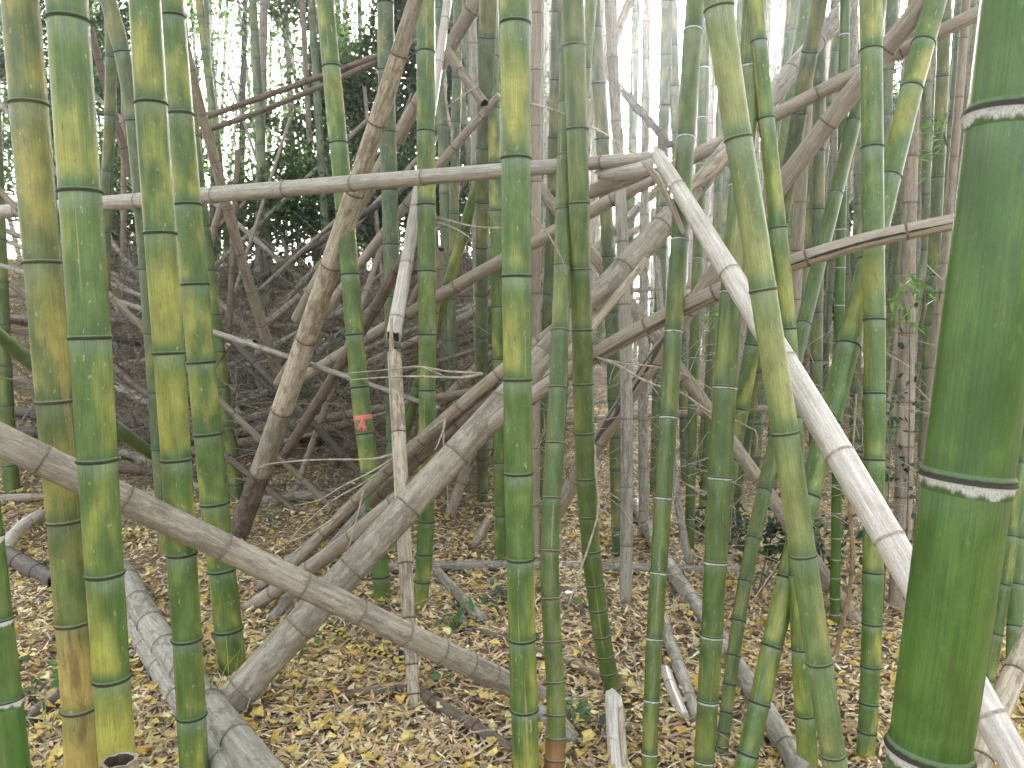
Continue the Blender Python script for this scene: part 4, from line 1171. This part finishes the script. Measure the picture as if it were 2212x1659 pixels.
# ------------------------------------------------------------------ striped rope and blue tag by the snag
def rope_mat():
    k = NT('twisted_yellow_and_black_rope', 0.7, 0.2)
    c = k.attr('bc', True); sep = k.n('ShaderNodeSeparateXYZ'); k.l(c, sep.inputs[0])
    tw = k.math('FRACT', k.math('ADD', k.math('MULTIPLY', sep.outputs[2], 26.0), k.attr('tt')))
    k.color(k.mix(k.sm(tw, 0.45, 0.5), (0.50, 0.40, 0.06), (0.025, 0.022, 0.015)))
    return k.m
MROPE = rope_mat()
def rope(label, pts, lift, rr=0.008):
    Pp = []
    for x_, y_, dz in pts:
        q = on_ground(x_, y_, 0.0); q.z = gz(q.x, q.y) + lift + dz; Pp.append(q)
    path = Path(Pp, [rr] * len(Pp)); n = 60; nseg = 8
    V, BC, TT, Fc = [], [], [], []
    for i in range(n + 1):
        s = path.L * i / n; T, n1, n2 = path.frame(s); c_ = path.pos(s)
        for j in range(nseg):
            a = 2 * PI * j / nseg
            rj = rr * (1 + 0.25 * math.cos(3 * (a - s * 50)))
            V.append(c_ + (n1 * math.cos(a) + n2 * math.sin(a)) * rj); BC.append((0, 0, s)); TT.append(j / nseg)
    for i in range(n):
        for j in range(nseg):
            Fc.append((i * nseg + j, i * nseg + (j + 1) % nseg, (i + 1) * nseg + (j + 1) % nseg, (i + 1) * nseg + j))
    Fc += [tuple(range(nseg)), tuple(range(n * nseg, n * nseg + nseg))]
    o = mk('twisted_rope', V, Fc, MROPE, None, {'bc': np.array(BC), 'tt': np.array(TT)})
    return tag(o, label, 'rope')
rope('yellow and black twisted rope lying on the litter under the grey fallen pole', [(690, 1368, 0), (730, 1392, 0.01), (775, 1418, 0), (820, 1436, 0.01), (868, 1450, 0.0)], 0.045)
q = on_ground(866, 1432)
blue = empty('blue_tag', q)
tag(blue, 'small dark blue tag hanging low behind the snag foot', 'tag')
bz = [at(861, 1405, q.y - 0.02), at(872, 1406, q.y - 0.02), at(871, 1422, q.y - 0.02), at(860, 1421, q.y - 0.02)]
MB_ = plain_mat('blue_plastic', (0.03, 0.05, 0.13), 0.5, 0.2, 60)
V = [p_ for p_ in bz] + [p_ + Vector((0, 0.004, 0)) for p_ in bz]
mk('plate', V, [(0, 1, 2, 3), (7, 6, 5, 4), (0, 4, 5, 1), (1, 5, 6, 2), (2, 6, 7, 3), (3, 7, 4, 0)], MB_, blue, smooth=False)
twig_mesh('post', [at(866, 1404, q.y), at(865, 1425, q.y), at(862, 1452, q.y)], 0.008, 0.008, M_HOLLOW, blue, 6)

# ------------------------------------------------------------------ stumps, vine
def stump(label, pts, D, style, open_top, nodes=None):
    root, path = culm(label, style, pts, D, nodes=nodes, sp=0.2, dead=True, top=0, name='bamboo_stump', cat='stump', group=None, open_top=open_top)
    return root
stump('hollow sawn stump rim at the bottom edge before the thick blotched culm', [(257, 1642, 84), (262, 1700, 84)], (1.75, 1.75), 'tan', 0.004)
pole('white broken stump with splintered top beside the ringed leaning foot', 'bleach', [(1326, 1516, 38), (1331, 1590, 43), (1340, 1712, 46)], (2.78, 2.45), nodes=[], open0=0.035, base_first=False, name='bamboo_stump', cat='stump', group=None)
strip(bpy.data.objects['bamboo_stump.001'], [(1341, 1528, 12), (1344, 1580, 16), (1350, 1650, 12)], 2.72, 2.5, MD['cream'], PI * 0.4, PI * 1.6)
vine = tag(twig_mesh('woody_vine', [at(1800, 890, 3.5), at(1826, 960, 3.45), at(1838, 1030, 3.4), at(1836, 1106, 3.4), at(1842, 1206, 3.4), at(1830, 1300, 3.4), at(1808, 1400, 3.4), at(1806, 1480, 3.3)], 0.008, 0.011, plain_mat('vine_bark', (0.25, 0.17, 0.10), 0.8, 0.3, 40), None, 8),
           'curly brown vine stem hanging to the litter beside the yellow green culm', 'vine')
vine2 = tag(twig_mesh('woody_vine', [at(1850, 850, 3.5), at(1843, 960, 3.45), at(1840, 1040, 3.42), at(1836, 1110, 3.4)], 0.004, 0.006, plain_mat('vine_bark_pale', (0.30, 0.24, 0.16), 0.8, 0.3, 40), None, 6),
           'thin straight vine joining the curly brown vine from above', 'vine')

# ------------------------------------------------------------------ culms deep in the thicket
def far_culm(label, group, x, y, rad, lean, bend, h, style, dead, sp, z0=None):
    z0 = gz(x, y) - 0.05 if z0 is None else z0
    pts = [Vector((x + lean[0] * (1 - u) + bend[0] * math.sin(PI * u), y + lean[1] * (1 - u) + bend[1] * math.sin(PI * u), z0 + h * (1 - u))) for u in (0, 0.25, 0.5, 0.75, 1.0)]
    path = Path(pts, [rad * 0.8, rad * 0.9, rad * 0.95, rad, rad * 1.05])
    ns = auto_nodes(path.L, sp)
    cuts = [0] + ns + [path.L]
    ss, rr, tt, ringf = [], [], [], []
    for a, b in zip(cuts[:-1], cuts[1:]):
        L = b - a
        for f_ in (0.0, 0.03, 0.5, 0.965):
            ss.append(a + L * f_); tt.append(1 - f_); rr.append(path.rad(a + L * f_) * (1.07 if f_ in (0.0, 0.965) else 1.0))
            ringf.append(f_ == 0.965)
    ss.append(path.L); rr.append(path.rad(path.L)); tt.append(0); ringf.append(False)
    nseg = 8
    V, Fc, A = tube(path, ss, rr, tt, nseg, next_seed())
    o = mk('dead_bamboo_culm' if dead else 'bamboo_culm', V, Fc, MD[style] if dead else MG[style], None, A, origin=Vector((x, y, z0)))
    o.data.materials.append(MDR[style] if dead else MR['dull'])
    mi = np.zeros(len(Fc), dtype=np.int32)
    for i, fl in enumerate(ringf[:-1]):
        if fl: mi[i * nseg:(i + 1) * nseg] = 1
    o.data.polygons.foreach_set('material_index', mi)
    return tag(o, label, 'dead culm' if dead else 'bamboo culm', group)

def zone(px):
    if px < 330: return 'behind the thick yellow green culms'
    if px < 660: return 'on the bank behind the thin tan pole'
    if px < 900: return 'behind the ribbon culm'
    if px < 1110: return 'behind the bent foot culm'
    if px < 1300: return 'behind the long leaning green culm'
    if px < 1480: return 'below the brightest gap of sky'
    if px < 1660: return 'behind the white ringed culms'
    if px < 1850: return 'behind the pale leaning culm'
    return 'beside the huge dark culm'
placed = 0
tries = 0
while placed < 240 and tries < 4000:
    tries += 1
    D = random.uniform(6.8, 19)
    px = random.uniform(-60, 2280)
    pr = 1.0 if px > 1130 else (0.30 if px > 700 else 0.16)
    if 1300 < px < 1470: pr = 0.04
    elif 1130 < px < 1650: pr = 0.6
    if random.random() > pr: continue
    x = (px - CX) / F * D
    dead = random.random() < 0.27
    rad = random.uniform(0.028, 0.055)
    lean = (random.gauss(0, 0.45) + 0.10 * x, random.gauss(0, 0.3))
    st = random.choice(['tan', 'grey', 'weather']) if dead else random.choice(['dull', 'dull', 'green', 'yellow', 'dull'])
    wpx_ = 2 * rad * F / D
    size_ = 'hair thin' if wpx_ < 7 else ('slim' if wpx_ < 11 else 'stout')
    tone_ = {'tan': 'tan dead', 'grey': 'grey dead', 'weather': 'weathered dead', 'pinkish': 'warm tan dead', 'brown': 'brown dead', 'dull': 'dim green', 'green': 'fresh green', 'yellow': 'yellow blotched'}[st]
    lean_ = 'tilting left' if lean[0] < -0.35 else ('tilting right' if lean[0] > 0.35 else 'upright')
    far_culm('%s %s distant culm %s %s' % (size_, tone_, lean_, zone(px)), 'distant culms in the thicket', x, D, rad, lean, (random.gauss(0, 0.08), 0), random.uniform(7.5, 9.5), st, dead, random.uniform(0.27, 0.42))
    placed += 1

# the far side of the grove, too deep to count
V_, F_, B_, T_2, S_ = [], [], [], [], []
for i in range(430):
    px = random.choice((random.uniform(1470, 2400), random.uniform(1470, 2400), random.uniform(1080, 1300), random.uniform(1250, 1500), random.uniform(-160, 1080)))
    D = random.uniform(20, 28); x = (px - CX) / F * D; z0 = gz(x, D); rad = random.uniform(0.035, 0.06); lx = random.gauss(0, 0.6); hh = random.uniform(3.0, 6.0) if 1290 < px < 1470 else random.uniform(6, 10)
    path = Path([Vector((x + lx, D, z0 + hh)), Vector((x + lx * 0.4, D, z0 + hh / 2)), Vector((x, D, z0 - 0.1))], [rad * 0.8, rad, rad])
    V, Fc, A = tube(path, [path.L * j / 8 for j in range(9)], [rad] * 9, [0.5] * 9, 6, random.random())
    F_ += [tuple(q_ + len(V_) for q_ in f_) for f_ in Fc]; V_ += list(V); B_.append(A['bc']); T_2.append(A['tt']); S_.append(A['seed'])
o = mk('bamboo_thicket', V_, F_, MG['dull'], None, {'bc': np.vstack(B_), 'tt': np.concatenate(T_2), 'seed': np.concatenate(S_)})
tag(o, 'far deep mass of bamboo stems behind everything else', 'thicket', None, 'stuff')

# ------------------------------------------------------------------ tangle of dead poles on the bank
def bank_pole(i):
    px = random.uniform(180, 980); D = random.uniform(5.6, 9.5)
    x = (px - CX) / F * D
    z = gz(x, D)
    ln = random.uniform(1.4, 4.2)
    az = random.gauss(0.2, 0.9); el = abs(random.gauss(0.35, 0.4))
    d = Vector((math.cos(az) * math.cos(el) * random.choice((-1, 1, 1)), math.sin(az) * math.cos(el) * 0.5, math.sin(el)))
    a = Vector((x, D, z + 0.02)); b = a + d * ln
    b.z = max(b.z, gz(b.x, b.y) + 0.03)
    m_ = (a + b) / 2 + Vector((0, 0, random.gauss(0, 0.015)))
    r_ = random.uniform(0.014, 0.040)
    path = Path([a, m_, b], [r_, r_ * 0.95, r_ * 0.85])
    root = empty('dead_bamboo_pole', a)
    st_ = random.choice(['brown', 'dark', 'grey', 'weather', 'tan', 'weather'])
    tag(root, '%s %s dead pole %s in the bank heap %s' % ('thin' if r_ < 0.027 else ('middling' if r_ < 0.036 else 'stout'), {'weather': 'weathered'}.get(st_, st_), 'lying' if el < 0.2 else ('steeply propped' if el > 0.6 else 'propped'),
        'behind the ribbon culm' if px > 760 else ('behind the cream pole' if px > 560 else ('behind the thin tan pole' if px > 380 else 'behind the thick culms'))), 'bamboo pole', 'tangled dead poles on the bank')
    build_stem(root, path, auto_nodes(path.L, random.uniform(0.28, 0.4)), MD[st_], MDR[st_], False, 10, True, 0.005, 0, 0.01, 0.01, True, 0.03)
for i in range(92): bank_pole(i)

# ------------------------------------------------------------------ brush: fine twigs nobody could count
def brush(name, label, n, px0, px1, d0, d1, h, ln, rr, mat, tilt=0.5):
    V, Fc = [], []
    for i in range(n):
        D = random.uniform(d0, d1); px = random.uniform(px0, px1)
        x = (px - CX) / F * D
        a = Vector((x, D, gz(x, D) + random.uniform(0, h)))
        az = random.uniform(0, 2 * PI); el = random.gauss(0.3, tilt)
        L = ln * random.uniform(0.4, 1.2)
        d = Vector((math.cos(az) * math.cos(el), math.sin(az) * math.cos(el), math.sin(el)))
        mid_ = a + d * L * 0.5 + Vector((random.gauss(0, 0.05), random.gauss(0, 0.05), random.gauss(0, 0.05)))
        b = a + d * L
        r_ = rr * random.uniform(0.5, 1.3)
        base = len(V)
        t = (b - a).normalized(); u_ = t.orthogonal().normalized(); v_ = t.cross(u_)
        for q_, rq in ((a, r_), (mid_, r_ * 0.8), (b, r_ * 0.4)):
            for j in range(3):
                an = 2 * PI * j / 3
                V.append(q_ + (u_ * math.cos(an) + v_ * math.sin(an)) * rq)
        for s_ in range(2):
            for j in range(3):
                Fc.append((base + s_ * 3 + j, base + s_ * 3 + (j + 1) % 3, base + s_ * 3 + 3 + (j + 1) % 3, base + s_ * 3 + 3 + j))
    o = mk(name, V, Fc, mat, None)
    return tag(o, label, 'brush', None, 'stuff')
brush('brush', 'tangled fine dead twigs piled over the bank at the back', 2600, 100, 1080, 5.6, 11, 0.9, 0.8, 0.006, M_TWIG_G)
brush('brush', 'fine pale dead side twigs between the culms on the right half', 900, 1150, 2150, 3.6, 9, 1.3, 0.5, 0.0028, M_TWIG)
brush('brush', 'short dry sticks lying about on the litter', 700, -50, 2260, 2.4, 6, 0.03, 0.25, 0.003, M_TWIG, 0.08)

# ------------------------------------------------------------------ broadleaf trees beyond the bank
M_LEAF = leaf_mat('evergreen_leaf', 0.4, 0.45, 0.5)
M_BARK = plain_mat('dark_bark', (0.06, 0.05, 0.042), 0.9, 0.4, 20)
GREENS = [(0.040, 0.075, 0.030), (0.055, 0.100, 0.035), (0.032, 0.060, 0.028), (0.080, 0.140, 0.038), (0.048, 0.085, 0.038)]
def broad_tree(label, x, y, h, spread, nl, zlo, dens=1.0, size=(0.07, 0.12), lean=0.2, pal=GREENS):
    z0 = gz(x, y)
    root = empty('broadleaf_tree', (x, y, z0))
    tag(root, label, 'tree', 'evergreen trees beyond the bank')
    tp = [Vector((x, y, z0 - 0.05)), Vector((x + lean * 0.3, y, z0 + h * 0.35)), Vector((x + lean * 0.5, y + 0.1, z0 + h * 0.7)), Vector((x + lean, y, z0 + h))]
    path = Path(tp, [0.07, 0.055, 0.04, 0.015])
    ss = [path.L * i / 14 for i in range(15)]
    V, Fc, A = tube(path, ss, [path.rad(s) for s in ss], [0.5] * 15, 8, 0)
    Fc.append(tuple(range(14 * 8, 15 * 8)))
    mk('trunk', V, Fc, M_BARK, root)
    cl, cv = [], []
    nb = 34
    for b in range(nb):
        s = path.L * (zlo + (1 - zlo) * (b + random.random()) / nb)
        c0 = Vector(path.pos(s))
        az = random.uniform(0, 2 * PI); L = spread * random.uniform(0.45, 1.0) * (1.0 - 0.45 * (s / path.L))
        d = Vector((math.cos(az), math.sin(az), random.uniform(-0.15, 0.5)))
        e = c0 + d * L
        m_ = c0 + d * L * 0.5 + Vector((0, 0, 0.12 * L))
        bp = Path([c0, m_, e], [0.016, 0.010, 0.004])
        if b % 2 == 0:
            V, Fc, A = tube(bp, [0, bp.L * 0.5, bp.L], [0.016, 0.010, 0.004], [0, .5, 1], 5, 0)
            mk('branch', V, Fc, M_BARK, root)
        for kk in range(7):
            cl.append(bp.pos(bp.L * (0.30 + 0.70 * kk / 6)) + np.array([random.gauss(0, 0.10), random.gauss(0, 0.10), random.gauss(0, 0.10)])); cv.append(random.uniform(0.13, 0.30))
    cl = np.array(cl); cv = np.array(cv)
    idx = rng.integers(0, len(cl), nl)
    pos = cl[idx] + rng.normal(0, 1, (nl, 3)) * cv[idx][:, None] * np.array([1, 1, 0.75])
    tone = rng.uniform(0.6, 1.4, len(cl))[idx]
    cols = pick(pal, nl, 0.15) * tone[:, None]
    L_ = rng.uniform(size[0], size[1], nl)
    o = leaf_cloud('crown', pos - np.array([x, y, z0]), L_, L_ * rng.uniform(0.40, 0.55, nl), cols, M_LEAF, BLADE, BLADE_F, tilt=0.75)
    o.parent = root
    return root
for lab, px, D, h, sp_, nl, zl in (
    ('evergreen tree with dense dark crown behind the thick culms at the edge', 120, 12.5, 7.5, 1.9, 9000, 0.12),
    ('evergreen tree showing between the scarred culm and the thin tan pole', 330, 11.8, 7.0, 1.4, 5200, 0.10),
    ('thin crowned evergreen tree in front of the bright gap right of the thin tan pole', 520, 13.5, 6.5, 1.4, 1500, 0.15),
    ('dark evergreen tree directly behind the ribbon culm', 710, 12.5, 7.5, 1.5, 5600, 0.05),
    ('dark evergreen tree behind the cream leaning pole and grey green culm', 830, 11.5, 7.0, 1.6, 10000, 0.05),
    ('dark evergreen tree behind the bent foot culm', 985, 12.5, 7.5, 1.8, 10000, 0.08),
    ('slender evergreen tree just behind the middle culm', 1150, 14.5, 6.5, 1.5, 6000, 0.10),
    ('sparse evergreen tree far behind the pale leaning culm', 1690, 18.5, 6.8, 1.6, 4000, 0.15),
    ('sparse evergreen tree far behind the upright yellow culm', 1900, 16.5, 6.5, 1.7, 6000, 0.12),
    ('sparse evergreen tree far behind the huge dark culm', 2150, 15.0, 6.5, 1.7, 5000, 0.15)):
    broad_tree(lab, (px - CX) / F * D, D, h, sp_, int(nl * 2.6), zl, lean=random.uniform(-0.4, 0.4))

# undergrowth closing the view low down between the far stems
n = 20000
x = rng.uniform(-2, 20, n); y = rng.uniform(17, 30, n)
top_ = 1.6 + 1.0 * np.sin(x * 0.9) + 0.8 * np.sin(x * 2.3 + y) + 0.5 * np.sin(x * 5.1)
z = ground_z(x, y) + np.abs(rng.normal(0, 1, n)) * np.clip(top_, 0.5, 3.2)
tag(leaf_cloud('undergrowth', np.stack([x, y, z], 1), rng.uniform(0.10, 0.20, n), rng.uniform(0.03, 0.07, n), pick([(0.10, 0.12, 0.05), (0.16, 0.15, 0.08), (0.06, 0.09, 0.035), (0.22, 0.19, 0.11)], n), M_LEAF, BLADE, BLADE_F, tilt=0.8),
    'dull olive undergrowth far behind the stems', 'undergrowth', None, 'stuff')

# ------------------------------------------------------------------ shrubs, sprigs and seedlings
SHR = [(0.028, 0.060, 0.040), (0.040, 0.080, 0.050), (0.022, 0.048, 0.034)]
def shrub(label, x, y, h, sprd, nleaf, size, pal, name='evergreen_shrub', cat='shrub', group='small evergreen shrubs'):
    z0 = gz(x, y)
    root = empty(name, (x, y, z0)); tag(root, label, cat, group)
    tips = []
    for b in range(6):
        az = random.uniform(0, 2 * PI)
        e = Vector((x + math.cos(az) * sprd * random.uniform(0.3, 1), y + math.sin(az) * sprd * random.uniform(0.3, 1), z0 + h * random.uniform(0.55, 1)))
        a = Vector((x, y, z0)); m_ = (a + e) / 2 + Vector((0, 0, h * 0.12))
        twig_mesh('stem', [a, m_, e], 0.005, 0.002, M_TWIG_G, root, 4)
        bp = Path([a, m_, e], [1, 1, 1])
        tips += [bp.pos(bp.L * u) for u in (0.45, 0.6, 0.75, 0.88, 1.0)]
    tips = np.array(tips)
    idx = rng.integers(0, len(tips), nleaf)
    pos = tips[idx] + rng.normal(0, 0.045 if nleaf < 1000 else 0.17, (nleaf, 3))
    L_ = rng.uniform(size[0], size[1], nleaf)
    o = leaf_cloud('foliage', pos - np.array([x, y, z0]), L_, L_ * 0.45, pick(pal, nleaf), M_LEAF, BLADE, BLADE_F, tilt=0.6)
    o.parent = root
    return root
def shrub_px(label, px, py, D, h_extra, sprd, n_, size, pal=SHR, **kw):
    p_ = at(px, py, D); h = p_.z - gz(p_.x, p_.y) + h_extra
    shrub(label, p_.x, p_.y, h, sprd, n_, size, pal, **kw)
shrub_px('dark leaved shrub between the thick ringed culm and the slanting green culm', 1640, 1080, 4.2, 0.05, 0.34, 300, (0.04, 0.075))
shrub_px('dark leaved shrub behind the foot of the pale leaning culm', 1790, 1080, 4.2, 0.0, 0.25, 120, (0.035, 0.06))
shrub_px('bluish leaved shrub clinging before the pale tan dead culm', 1925, 830, 3.9, 0.05, 0.22, 150, (0.03, 0.06))
shrub_px('dark leaved shrub behind the slim ringed culm low down', 1545, 1130, 5.2, 0.05, 0.3, 120, (0.035, 0.06))
shrub_px('low leafy bush on the bank behind the ribbon culm', 700, 740, 6.8, 0.05, 0.4, 260, (0.04, 0.07))
rp = C['r17'][1]
iv = empty('ivy', Vector(rp.pos(s_of_pixel(rp, 'y', 1290))))
tag(iv, 'few dark ivy leaves creeping up the pale tan dead culm', 'ivy')
yy_ = np.array([random.uniform(620, 1260) for _ in range(34)])
ip = []
for v_ in yy_:
    s_ = s_of_pixel(rp, 'y', v_); a_ = random.uniform(-1.2, 1.2); r_ = rp.rad(s_) * 1.12
    ip.append(rp.pos(s_) + np.array([math.sin(a_) * r_, -math.cos(a_) * r_, 0]))
ip = np.array(ip) - np.array(iv.location)
o = leaf_cloud('leaves', ip, rng.uniform(0.03, 0.055, 34), rng.uniform(0.02, 0.03, 34), pick(SHR, 34), M_LEAF, BLADE, BLADE_F, tilt=1.1)
o.parent = iv
twig_mesh('stem', [Vector(rp.pos(s_of_pixel(rp, 'y', v_))) + Vector((0.01 * math.sin(v_ * 0.05), -rp.rad(s_of_pixel(rp, 'y', v_)) * 1.05, 0)) for v_ in (1290, 1180, 1060, 940, 820, 700, 620)], 0.004, 0.002, M_TWIG_G, iv, 5)
LIME = [(0.10, 0.19, 0.045), (0.13, 0.22, 0.06), (0.08, 0.15, 0.04)]
for i, (px, D, hh, nn) in enumerate(((150, 10.6, 1.5, 1500), (300, 10.0, 1.3, 1600), (430, 10.8, 1.2, 1500), (560, 10.4, 1.5, 1800), (690, 9.8, 1.7, 2200), (820, 10.2, 1.8, 2200), (960, 10.8, 1.6, 1800), (1060, 11.5, 1.4, 1400))):
    x_ = (px - CX) / F * D
    shrub('leafy evergreen bush on the bank crest ' + ['behind the culms at the edge', 'behind the scarred culm', 'behind the thin tan pole', 'left of the dark trees', 'behind the ribbon culm', 'behind the cream pole', 'behind the bent foot culm', 'behind the middle culm'][i],
          x_, D, hh, 0.8, nn, (0.06, 0.11), GREENS, group='evergreen bushes on the bank crest')
for i, (px, py, D, n_) in enumerate(((1990, 640, 3.7, 46), (1930, 400, 4.6, 40), (2010, 300, 4.4, 36), (1560, 690, 4.6, 16))):
    p_ = at(px, py, D)
    a = p_ + Vector((0.12, 0.05, 0.15))
    root = empty('bamboo_sprig', a)
    tag(root, ['feathery leafy sprig hanging beside the huge dark culm', 'leafy sprig behind the slanting green culm near the top', 'leafy sprig high beside the huge dark culm', 'tiny bright sprig behind the slim ringed culm'][i], 'sprig', 'leafy bamboo sprigs')
    b = p_ + Vector((-0.15, -0.05, -0.12))
    for j in range(3):
        e = b + Vector((random.gauss(0, 0.08), random.gauss(0, 0.08), random.gauss(0, 0.08)))
        twig_mesh('stem', [a, (a + e) / 2 + Vector((0, 0, 0.05)), e], 0.003, 0.001, M_TWIG_G, root, 4)
    u = rng.uniform(0.2, 1, n_)[:, None]
    pos = np.array(a)[None] * (1 - u) + np.array(b)[None] * u + rng.normal(0, 0.06, (n_, 3))
    # blades droop away from the stem
    Rm = rot_mats(n_, 0.5)
    o = leaf_cloud('leaves', pos - np.array(a), rng.uniform(0.09, 0.15, n_), rng.uniform(0.010, 0.016, n_), pick(LIME, n_), M_LEAF, BLADE, BLADE_F, Rm=Rm)
    o.parent = root
SEEDL = [(0.075, 0.16, 0.075), (0.10, 0.19, 0.095)]
for lab, px, py in (('green seedling on the litter behind the cream pole foot', 585, 1115), ('green seedling before the thick leaning pole', 640, 1405), ('green seedling left of the middle culm', 985, 1345),
                    ('green seedling right of the snag foot', 950, 1465), ('green seedling between the middle culm and the leaning foot', 1250, 1310), ('pale seedling beside the rust brown foot', 1240, 1560),
                    ('green seedling beside the dark green corner culm', 72, 1500), ('green seedling among the litter at the middle culm', 1090, 1290)):
    g_ = on_ground(px, py + 18)
    shrub(lab, g_.x, g_.y, 0.08, 0.085, 16, (0.04, 0.075), SEEDL, 'seedling', 'seedling', 'green seedlings on the litter')
# grass blades at the thick leaning pole
def grass_tuft(label, px, py, n_):
    g_ = on_ground(px, py)
    pos, V, Fc, cols = [], [], [], []
    for i in range(n_):
        a = g_ + Vector((random.gauss(0, 0.06), random.gauss(0, 0.05), 0)); hh = random.uniform(0.08, 0.3); d = Vector((random.gauss(0, 0.12), random.gauss(0, 0.1), hh))
        sd = Vector((0.002, 0.001, 0)); o_ = len(V)
        V += [a - sd, a + sd, a + d * 0.6 + sd * 0.8, a + d * 0.6 - sd * 0.8, a + d + Vector((d.x * 0.5, d.y * 0.5, -0.03))]
        Fc += [(o_, o_ + 1, o_ + 2, o_ + 3), (o_ + 3, o_ + 2, o_ + 4)]
    o = mk('grass', V, Fc, plain_mat('grass_blade', (0.20, 0.26, 0.09), 0.6, 0.3, 20), None, smooth=False)
    tag(o, label, 'grass', None, 'stuff')
grass_tuft('thin grass blades at the foot of the thick leaning pole', 480, 1545, 26)
grass_tuft('thin grass blades beside the browned culm', 105, 1600, 12)

# ------------------------------------------------------------------ unseen bamboo canopy overhead, added to block light from above
M_CAN = leaf_mat('bamboo_canopy_leaf', 0.5, 0.4, 0.3)
n = 42000
x = rng.uniform(-11, 11, n); y = rng.uniform(0.6, 24, n)
z = 5.2 + 0.10 * np.abs(x) + rng.uniform(0, 3.0, n) + 0.8 * np.sin(x * 1.3 + y * 0.7) + 0.22 * y
keep = (np.sin(x * 0.9 + 1.0) * np.sin(y * 0.8) + 0.5 * np.sin(x * 2.7 - y * 1.9)) > -0.75
keep &= rng.uniform(0, 1, n) < 0.45 + 0.55 * nsstep(3, 6, y)  # thinner near the camera so more light reaches the foreground
x, y, z = x[keep], y[keep], z[keep]; n = len(x)
tag(leaf_cloud('unseen_shading_canopy', np.stack([x, y, z], 1), rng.uniform(0.16, 0.30, n), rng.uniform(0.06, 0.10, n), pick([(0.06, 0.12, 0.03), (0.09, 0.15, 0.04)], n), M_CAN, BLADE, BLADE_F, tilt=0.5),
    'unseen leafy bamboo tops added to shade the grove from above', 'foliage', None, 'stuff')

# ------------------------------------------------------------------ thin scattering air volume, added to imitate lens glare
hv = [(x_, y_, z_) for x_ in (-14, 14) for y_ in (-3, 30) for z_ in (-1.2, 10.5)]
hf = [(0, 1, 3, 2), (4, 6, 7, 5), (0, 4, 5, 1), (2, 3, 7, 6), (0, 2, 6, 4), (1, 5, 7, 3)]
hm = bpy.data.materials.new('glare_air')
hm.use_nodes = True
hm.node_tree.nodes.remove(hm.node_tree.nodes['Principled BSDF'])
pv = hm.node_tree.nodes.new('ShaderNodeVolumePrincipled')
pv.inputs['Color'].default_value = (0.93, 0.95, 1.0, 1)
pv.inputs['Density Attribute'].default_value = ''
pv.inputs['Density'].default_value = 0.006
pv.inputs['Anisotropy'].default_value = 0.86
hm.node_tree.links.new(pv.outputs[0], hm.node_tree.nodes['Material Output'].inputs['Volume'])
glare_haze = mk('glare_haze', hv, hf, hm, None, smooth=False, origin=Vector((0, 0, 0)))
tag(glare_haze, 'thin pale veil added to imitate lens glare over the grove', None, None, 'stuff')
